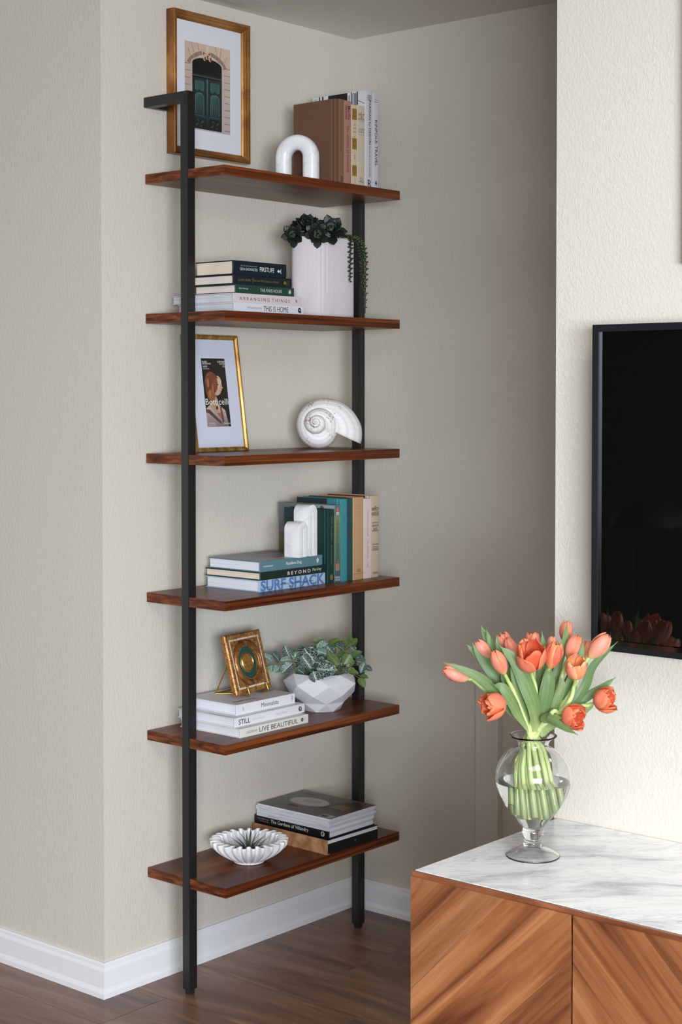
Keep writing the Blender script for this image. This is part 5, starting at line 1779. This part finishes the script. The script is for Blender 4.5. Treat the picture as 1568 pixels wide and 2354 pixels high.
def petal(h, r, openness, half, c_base, c_mid, c_edge, ruffle, seed, n=9, m=6):
    rnd = random.Random(seed)
    V, F, Cc = [], [], []
    ph_ = rnd.uniform(0, 6)
    for j in range(n + 1):
        s = j / n
        up_ = s
        if s < .5:
            R_ = r * math.sin(PI / 2 * min(1, s / .5)) ** .62
        else:
            R_ = r * (1 - (1 - openness) * ((s - .5) / .5) ** 2.0)
        R_ = max(R_, .0012)
        wdt = half * (math.sin(PI * (.16 + .76 * s)) ** .55)
        if s > .86:
            wdt *= max(.12, 1 - ((s - .86) / .14) ** 1.6 * .85)
        # a fixed petal width turns into a smaller angle where the cup is wide
        a_ = min(1.45, wdt * r / max(R_, r * .45))
        for i in range(-m, m + 1):
            f = i / m
            th = a_ * f
            rr = R_ * (1 + .05 * (1 - f * f) - .02) + ruffle * r * .10 * math.sin(f * 5 + s * 7 + ph_) * s
            zz = h * (1 - (1 - s) ** 1.12) + ruffle * h * .05 * math.sin(f * 9 + ph_ * 2) * s - .05 * h * abs(f) ** 2 * s
            V.append((rr * math.cos(th), rr * math.sin(th), zz))
            e = max(abs(f) ** 2.5, max(0, (s - .75) / .25) ** 1.5)
            b_ = max(0, 1 - s / .26)
            c_ = [c_mid[k] * (1 - e) + c_edge[k] * e for k in range(3)]
            c_ = [c_[k] * (1 - b_) + c_base[k] * b_ for k in range(3)]
            Cc.append(tuple(c_) + (1,))
    w_ = 2 * m + 1
    for j in range(n):
        for i in range(2 * m):
            F.append((j * w_ + i, j * w_ + i + 1, (j + 1) * w_ + i + 1, (j + 1) * w_ + i))
    return V, F, Cc


def stem_mesh(name, path, rad, mat, parent):
    V, F = tube_vf(path, rad, 9)
    m_ = len(path)
    UV = [(min(1, (j // 9) / (m_ - 1)), 0) for j in range(m_ * 9)]
    return mk(name, V, F, mat, parent, True, uvs=UV, auto=50)


def ribbon_leaf(path, wd, twist, parent, rnd):
    P_ = bez(path, 26)
    V, F, UV = [], [], []
    m = 4
    vw = (-FWD_H + Vector((0, 0, .25))).normalized()
    sd0 = None
    for j, p in enumerate(P_):
        s = j / 26
        tt = (P_[min(26, j + 1)] - P_[max(0, j - 1)]).normalized()
        sd = tt.cross(vw).normalized()
        if sd0 is not None and sd.dot(sd0) < 0:
            sd = -sd
        sd0 = sd
        rot = Matrix.Rotation(twist * (1.6 - 1.2 * s) + .25 * math.sin(s * 4 + twist * 5), 3, tt)
        s_ = rot @ sd
        nn = s_.cross(tt)
        w_ = wd * .5 * (math.sin(PI * min(1, .06 + .94 * s) ** .85) ** .62 if s < 1 else 0)
        w_ = max(w_, (.0035 if s < .15 else .0003))
        w_ = max(.0003, w_ * (1 if s < .9 else (1 - (s - .9) / .1) * .999 + .001))
        fold = .42 * (1 - .75 * s)
        for i in range(-m, m + 1):
            f = i / m
            V.append(p + s_ * (f * w_ * (1 - .15 * fold)) + nn * (-(abs(f) ** 1.4) * w_ * fold + .05 * w_ * math.sin(s * 11 + f * 2 + twist * 9)))
            UV.append((s, .5 + .5 * f))
    w2 = 2 * m + 1
    for j in range(26):
        for i in range(2 * m):
            F.append((j * w2 + i, j * w2 + i + 1, (j + 1) * w2 + i + 1, (j + 1) * w2 + i))
    return mk('leaf', V, F, M_tleaf, parent, True, uvs=UV)


TULIPS=[
 ('closed', (-0.0772, -0.079, 0.3049) , (-0.1085, -0.1122, 0.325) , [(0.0399, 0.034, 0.092), (0.0074, 0.0116, 0.1995), (-0.0231, -0.0329, 0.247)] ,
   [(0.022, 0.2, [(0.0079, -0.0038, 0.2095), (-0.008, -0.0225, 0.24), (-0.0315, -0.0532, 0.2764), (-0.0537, -0.0852, 0.3129), (-0.0965, -0.1282, 0.3387)])] ),
 ('double', (-0.0128, -0.0635, 0.2699) , (-0.034, -0.1052, 0.266) , [(0.0403, 0.0186, 0.0824), (0.0124, -0.0052, 0.1999), (-0.0079, -0.0461, 0.251)] ,
   [(0.021, 0.3, [(0.0101, -0.0124, 0.2112), (0.0033, -0.0418, 0.2481), (-0.0055, -0.0625, 0.2816), (-0.0139, -0.0723, 0.2981), (-0.0278, -0.0789, 0.3018)]), (0.018, 0.0, [(0.0124, -0.0026, 0.2025), (-0.0051, -0.0202, 0.24), (-0.0176, -0.0281, 0.2693), (-0.0289, -0.0378, 0.2953), (-0.0396, -0.0417, 0.3168)])] ),
 ('closed', (-0.0169, -0.0604, 0.3174) , (-0.0268, -0.082, 0.3594) , [(0.0318, 0.0008, 0.0711), (0.009, -0.0147, 0.2025), (-0.0063, -0.0448, 0.2805)] ,
   [(0.018, 0.1, [(0.0056, -0.0084, 0.2099), (0.0061, -0.0264, 0.2461), (-0.0007, -0.04, 0.2842), (-0.0063, -0.0474, 0.314), (-0.0114, -0.0492, 0.3401)])] ),
 ('closed', (-0.0671, -0.0309, 0.3348) , (-0.0865, -0.0474, 0.3655) , [(0.0272, 0.0429, 0.0845), (0.0002, 0.0185, 0.1958), (-0.0403, -0.0146, 0.2795)] ,
   [(0.024, -0.2, [(-0.0033, 0.0051, 0.2065), (-0.0261, -0.0091, 0.258), (-0.0516, -0.0309, 0.3029), (-0.0727, -0.0462, 0.3361), (-0.088, -0.0567, 0.3642)]), (0.014, 0.3, [(-0.0078, 0.0065, 0.2057), (-0.0443, -0.0088, 0.2707), (-0.0779, -0.0323, 0.3226), (-0.0922, -0.0418, 0.3448), (-0.1048, -0.0499, 0.3587)])] ),
 ('half', (-0.0575, 0.0101, 0.3443) , (-0.0691, 0.0003, 0.3753) , [(0.0154, 0.0394, 0.0681), (-0.0066, 0.018, 0.1965), (-0.0346, 0.0099, 0.2768)] ,
   [(0.016, 0.3, [(-0.0101, 0.0098, 0.2048), (-0.0431, 0.0026, 0.2768), (-0.0684, -0.0136, 0.3438), (-0.0821, -0.0227, 0.3698), (-0.0896, -0.0291, 0.3909)]), (0.015, 0.1, [(-0.0089, 0.0081, 0.2052), (-0.0346, -0.0032, 0.2711), (-0.0586, -0.021, 0.3307), (-0.0683, -0.0293, 0.3607), (-0.074, -0.0342, 0.3862)])] ),
 ('closed', (-0.0319, -0.0009, 0.3311) , (-0.0462, -0.0131, 0.3715) , [(0.0146, 0.0177, 0.0588), (-0.0067, 0.0048, 0.1986), (-0.0176, -0.0019, 0.273)] ,
   [(0.013, 0.5, [(-0.0034, -0.0029, 0.2078), (-0.0204, -0.0174, 0.2749), (-0.0363, -0.0336, 0.3273), (-0.0437, -0.0399, 0.357), (-0.0472, -0.0428, 0.3815)]), (0.01, 0.3, [(-0.0123, 0.0132, 0.204), (-0.0403, 0.0116, 0.2834), (-0.0558, 0.005, 0.3428), (-0.0622, -0.0004, 0.3617), (-0.0668, -0.0044, 0.3798)])] ),
 ('open', (0.0142, -0.0273, 0.3254) , (0.0298, -0.056, 0.3723) , [(0.0205, -0.0219, 0.0767), (0.0039, -0.0203, 0.2042), (0.0144, -0.014, 0.2786)] ,
   [(0.029, 0.1, [(0.0168, -0.012, 0.2157), (0.0233, -0.0274, 0.2595), (0.0155, -0.042, 0.3011), (-0.0007, -0.0532, 0.341), (-0.0248, -0.0658, 0.3665)])] ),
 ('half', (-0.0165, 0.0253, 0.3445) , (-0.0172, 0.0248, 0.3798) , [(-0.0028, 0.0239, 0.0561), (-0.0134, 0.0096, 0.1969), (-0.0074, 0.0134, 0.272)] ,
   [(0.017, -0.1, [(-0.0044, 0.0067, 0.2061), (0.0022, 0.0124, 0.2584), (0.0094, 0.0132, 0.3114), (0.0132, 0.0112, 0.3493), (0.0119, 0.0075, 0.386)]), (0.022, 0.0, [(-0.0067, 0.0101, 0.2052), (-0.0153, 0.008, 0.2569), (-0.0211, 0.0031, 0.2943), (-0.0239, 0.0006, 0.3168), (-0.0263, -0.0014, 0.3392)])] ),
 ('parrot', (0.0343, -0.0036, 0.3253) , (0.0481, 0.0016, 0.3703) , [(-0.0002, -0.0133, 0.064), (-0.0034, -0.0134, 0.202), (0.0245, -0.0054, 0.2712)] ,
   [(0.027, -0.1, [(0.009, -0.0028, 0.2095), (0.0245, -0.0106, 0.2498), (0.0344, -0.0101, 0.2878), (0.0366, -0.0082, 0.3136), (0.031, -0.0051, 0.3295)])] ),
 ('closed', (0.0112, 0.0358, 0.3423) , (0.0134, 0.0377, 0.3745) , [(-0.0227, 0.0069, 0.0681), (-0.0169, 0.0014, 0.1978), (0.0079, 0.0198, 0.2655)] ,
   [(0.02, 0.2, [(-0.0044, 0.0147, 0.2048), (0.0024, 0.0283, 0.2561), (0.008, 0.0357, 0.2932), (0.0124, 0.0395, 0.3232), (0.0158, 0.0423, 0.3457)])] ),
 ('closed', (0.013, 0.0768, 0.3579) , (0.0169, 0.0801, 0.3965) , [(-0.0166, -0.0141, 0.0719), (-0.0118, -0.0074, 0.1999), (0.0053, 0.044, 0.2692)] ,
   [(0.015, 0.3, [(0.0046, 0.0118, 0.2065), (0.0169, 0.0275, 0.273), (0.0264, 0.0383, 0.3249), (0.0347, 0.0427, 0.3663), (0.0396, 0.0443, 0.4031)])] ),
 ('closed', (0.0442, 0.0377, 0.3366) , (0.0587, 0.05, 0.379) , [(-0.0143, -0.0306, 0.0785), (-0.0079, -0.0146, 0.1994), (0.0275, 0.0234, 0.2749)] ,
   [(0.016, 0.1, [(0.0113, 0.007, 0.2082), (0.0392, 0.0256, 0.2685), (0.0581, 0.0364, 0.3138), (0.0675, 0.0418, 0.3438), (0.0708, 0.0446, 0.3727)])] ),
 ('closed', (0.0798, 0.0483, 0.3413) , (0.108, 0.0658, 0.3835) , [(-0.0313, -0.0188, 0.0778), (-0.0152, -0.0077, 0.1972), (0.047, 0.0269, 0.2693)] ,
   [(0.019, 0.5, [(0.0113, 0.0096, 0.2078), (0.044, 0.0454, 0.2513), (0.0626, 0.0639, 0.2883), (0.0759, 0.07, 0.3263), (0.1094, 0.0933, 0.3686)]), (0.022, 0.0, [(0.008, 0.0147, 0.2065), (0.031, 0.0317, 0.2443), (0.0433, 0.0395, 0.2745), (0.0506, 0.0457, 0.2968), (0.0527, 0.0476, 0.3192)])] ),
 ('closed', (0.054, 0.0788, 0.3302) , (0.0551, 0.0864, 0.3655) , [(-0.037, -0.0052, 0.0787), (-0.0135, -0.0141, 0.1985), (0.0334, 0.0482, 0.272)] ,
   [(0.022, 0.1, [(0.0002, 0.0185, 0.2048), (0.0211, 0.0469, 0.2557), (0.0331, 0.0624, 0.2925), (0.0415, 0.0695, 0.3226), (0.0443, 0.0719, 0.3451)])] ),
 ('cup', (0.0727, 0.016, 0.3093) , (0.0872, 0.0008, 0.3495) , [(-0.0002, -0.0291, 0.0702), (-0.0028, -0.0208, 0.2011), (0.0579, 0.01, 0.2621)] ,
   [(0.017, 0.2, [(0.0168, -0.0014, 0.214), (0.0379, 0.0034, 0.2494), (0.0479, 0.0066, 0.2797), (0.0501, 0.0112, 0.2978), (0.0456, 0.0126, 0.3133)])] ),
 ('double', (0.0841, 0.0586, 0.2641) , (0.1209, 0.0636, 0.2797) , [(-0.0268, -0.0307, 0.0973), (-0.0191, -0.0058, 0.1941), (0.0572, 0.0356, 0.253)] ,
   [(0.018, 0.3, [(0.008, 0.0173, 0.2061), (0.0351, 0.0457, 0.2427), (0.0595, 0.0691, 0.2685), (0.0792, 0.086, 0.285), (0.1012, 0.102, 0.3055)]), (0.02, 0.2, [(0.0102, 0.0113, 0.2074), (0.0449, 0.0304, 0.2388), (0.0618, 0.0448, 0.2492), (0.073, 0.0544, 0.2567), (0.0826, 0.0625, 0.2626)])] ),
 ('double', (0.0644, -0.0042, 0.2525) , (0.1028, -0.007, 0.2506) , [(0.0195, 0.0009, 0.0616), (0.0045, -0.004, 0.2001), (0.0456, -0.0137, 0.253)] ,
   [(0.026, 0.9, [(0.0524, 0.0052, 0.251), (0.0456, -0.0137, 0.253), (0.0445, -0.0304, 0.2481), (0.0633, -0.0249, 0.2395), (0.092, -0.003, 0.2209)]), (0.02, 0.0, [(0.0113, 0.0044, 0.2071), (0.0192, 0.019, 0.2297), (0.0259, 0.0273, 0.2592), (0.0292, 0.0302, 0.2816), (0.0303, 0.0311, 0.3039)])] ),
]
TL = ['pink-orange tulip lying out to the far left under a long leaf, leftmost of bouquet',
      'ruffled orange tulip hanging low on the left side of the bouquet',
      'closed pink-orange tulip bud at front left with its stem showing below',
      'coral tulip mostly hidden behind the broad dark leaf at upper left',
      'coral tulip with parted petals at upper left behind two leaf tips',
      'large closed tulip bud at the back, just left of the big open tulip',
      'large wide open tulip at the front centre showing its red inside',
      'pale coral tulip peeking out directly above the large wide open tulip',
      'yellow and red streaked tulip right of the large wide open tulip',
      'coral tulip half hidden behind the yellow and red streaked one',
      'topmost tulip of the bouquet with an upright leaf crossing it',
      'tall pink-orange bud on the right side above the pale cup-shaped tulip',
      'long coral tulip bud leaning right across the lower corner of television',
      'coral tulip mostly hidden behind the bud leaning over the television corner',
      'pale-edged cup-shaped tulip half open below the tall right bud',
      'open orange tulip farthest to the right against the white wall',
      'ruffled orange tulip bending low beside the vase rim at front right']
yel, cor, pin, org, red = srgb(236, 206, 120), srgb(228, 122, 88), srgb(238, 158, 138), srgb(240, 158, 104), srgb(206, 62, 42)
rnd = random.Random(5)
for q, (kind, B, Tp, mids, leaves) in enumerate(TULIPS):
    tu = thing('tulip', TL[q], 'flower', VC, (0, 0, 0), 'tulips in the glass vase')
    B, Tp = Vector(B), Vector(Tp)
    ax = (Tp - B)
    h = ax.length
    m0 = Vector(mids[0])
    m0.x *= .74
    m0.y *= .74
    m0.z = max(m0.z, .072)
    while math.hypot(m0.x, m0.y) + .006 > tbl(m0.z, [(.05, .008), (.0638, .026), (.0778, .038), (.0922, .048), (.1088, .0565), (.13, .062)]):
        m0.x *= .94
        m0.y *= .94
    nk = Vector(mids[1])
    rn = math.hypot(nk.x, nk.y)
    if rn > .0192:
        nk.x *= .0192 / rn
        nk.y *= .0192 / rn
    nk.z = .1930
    axn = ax.normalized()
    pth = bez([m0, nk, Vector(mids[2]), B - axn * .012, B + axn * .001], 30)
    for p in pth:                                         # keep the stem inside the glass
        if .17 < p.z < .206:
            lim = .0198
            r_ = math.hypot(p.x, p.y)
            if r_ > lim:
                p.x *= lim / r_
                p.y *= lim / r_
    stem_mesh('stem', pth, [.0048 - .0018 * (j / 30) for j in range(31)], M_stem, tu)
    if kind == 'closed':
        rr, op, rings_ = h * .27, .30, ((3, 1.0, 1.0, 0, 1.05), (3, .90, .98, PI / 3, 1.0))
        ruf = .25
    elif kind == 'half':
        rr, op, rings_ = h * .36, .55, ((3, 1.0, 1.0, 0, 1.0), (3, .88, .97, PI / 3, .95))
        ruf = .5
    elif kind == 'parrot':
        rr, op, rings_ = h * .30, .42, ((3, 1.0, 1.0, 0, 1.0), (3, .88, .98, PI / 3, 1.0))
        ruf = 1.0
    elif kind == 'cup':
        h *= .95
        rr, op, rings_ = .0175, .86, ((3, 1.0, 1.0, 0, 1.0), (3, .90, .97, PI / 3, .95), (2, .55, .72, .5, .9))
        ruf = .5
    elif kind == 'open':
        rr, op, rings_ = .0225, .84, ((3, 1.0, .92, 0, 1.05), (3, .90, 1.0, PI / 3, 1.0), (3, .55, .62, .4, .8))
        ruf = .6
    else:
        rr, op, rings_ = .0195, .86, ((3, 1.0, .95, 0, 1.0), (4, .88, .92, PI / 3, .9), (4, .66, .85, .3, .8), (3, .42, .66, .9, .8))
        ruf = .6
    qm = axn.to_track_quat('Z', 'Y').to_matrix().to_4x4()
    spin = rnd.uniform(0, 6.28)
    for ri, (cnt, rf, hf, off_, half) in enumerate(rings_):
        deep = kind in ('open', 'double') and ri >= 1
        if kind == 'parrot':
            cm, ce, cb = srgb(230, 108, 88), srgb(238, 176, 112), srgb(238, 196, 120)
        elif kind == 'cup':
            cm, ce, cb = (srgb(238, 150, 120), srgb(244, 200, 150), srgb(240, 214, 170)) if ri == 0 else (org, srgb(240, 180, 120), yel)
        elif deep:
            cm, ce, cb = srgb(226, 98, 66), srgb(242, 156, 112), srgb(206, 70, 50)
        elif kind == 'open' or kind == 'double':
            cm, ce, cb = srgb(230, 132, 106), srgb(236, 146, 100), srgb(238, 176, 160)
        else:
            cm, ce, cb = (srgb(232, 152, 128), srgb(228, 132, 92), srgb(238, 214, 140)) if q % 3 else (srgb(238, 164, 144), srgb(234, 150, 108), srgb(242, 222, 150))
        V, F, Cc = petal(h * hf, rr * rf, op, half, cb, cm, ce, ruf, q * 7 + ri)
        me0 = None
        for k in range(cnt):
            if me0 is None:
                o = mk('petal', V, F, M_pet, tu, True, cols=Cc)
                me0 = o.data
            else:
                o = link(bpy.data.objects.new('petal', me0), tu)
            tilt = rnd.uniform(-.05, .07) + (.10 if kind in ('double', 'open') and ri == 0 else 0)
            o.matrix_local = Matrix.Translation(B) @ qm @ Matrix.Rotation(spin + off_ + 2 * PI * k / cnt, 4, 'Z') @ Matrix.Rotation(tilt, 4, 'Y')
    if kind in ('open', 'cup', 'double'):
        tube('pistil', [B + axn * .002, B + axn * .016], [.0026, .0020], M_stam, tu, 8)
    for wd, tw, pts in leaves:
        pts = [Vector(p) for p in pts]
        for p in pts:
            if p.z < .214:
                r_ = math.hypot(p.x, p.y)
                if r_ > .021:
                    p.x *= .021 / r_
                    p.y *= .021 / r_
        ribbon_leaf(pts, wd, tw, tu, rnd)


# ------------------------------------------------------------------ mushroom lamp, out of frame: the dark television screen mirrors it
lamp = thing('floor_lamp', 'black mushroom floor lamp seen as a dark reflection in the television screen', 'lamp', (.125, -3.40, 0))
V, F = lathe([(.0, 1.075), (.035, 1.073), (.075, 1.062), (.105, 1.040), (.122, 1.012), (.128, .988), (.125, .984), (.118, .990), (.10, 1.02), (.06, 1.05), (.0, 1.06)], 40)
mk('lamp_shade', V, F, M_cap, lamp, True, auto=50)
tube('lamp_pole', [(-.05, .03, .012), (-.05, .03, .95), (-.03, .02, 1.02), (0, 0, 1.055)], .007, M_cap, lamp, 10)
V, F = lathe([(.0001, .014), (.10, .014), (.11, .008), (.11, 0), (.0001, 0)], 36)
mk('lamp_base', V, F, M_cap, lamp, True, auto=40)
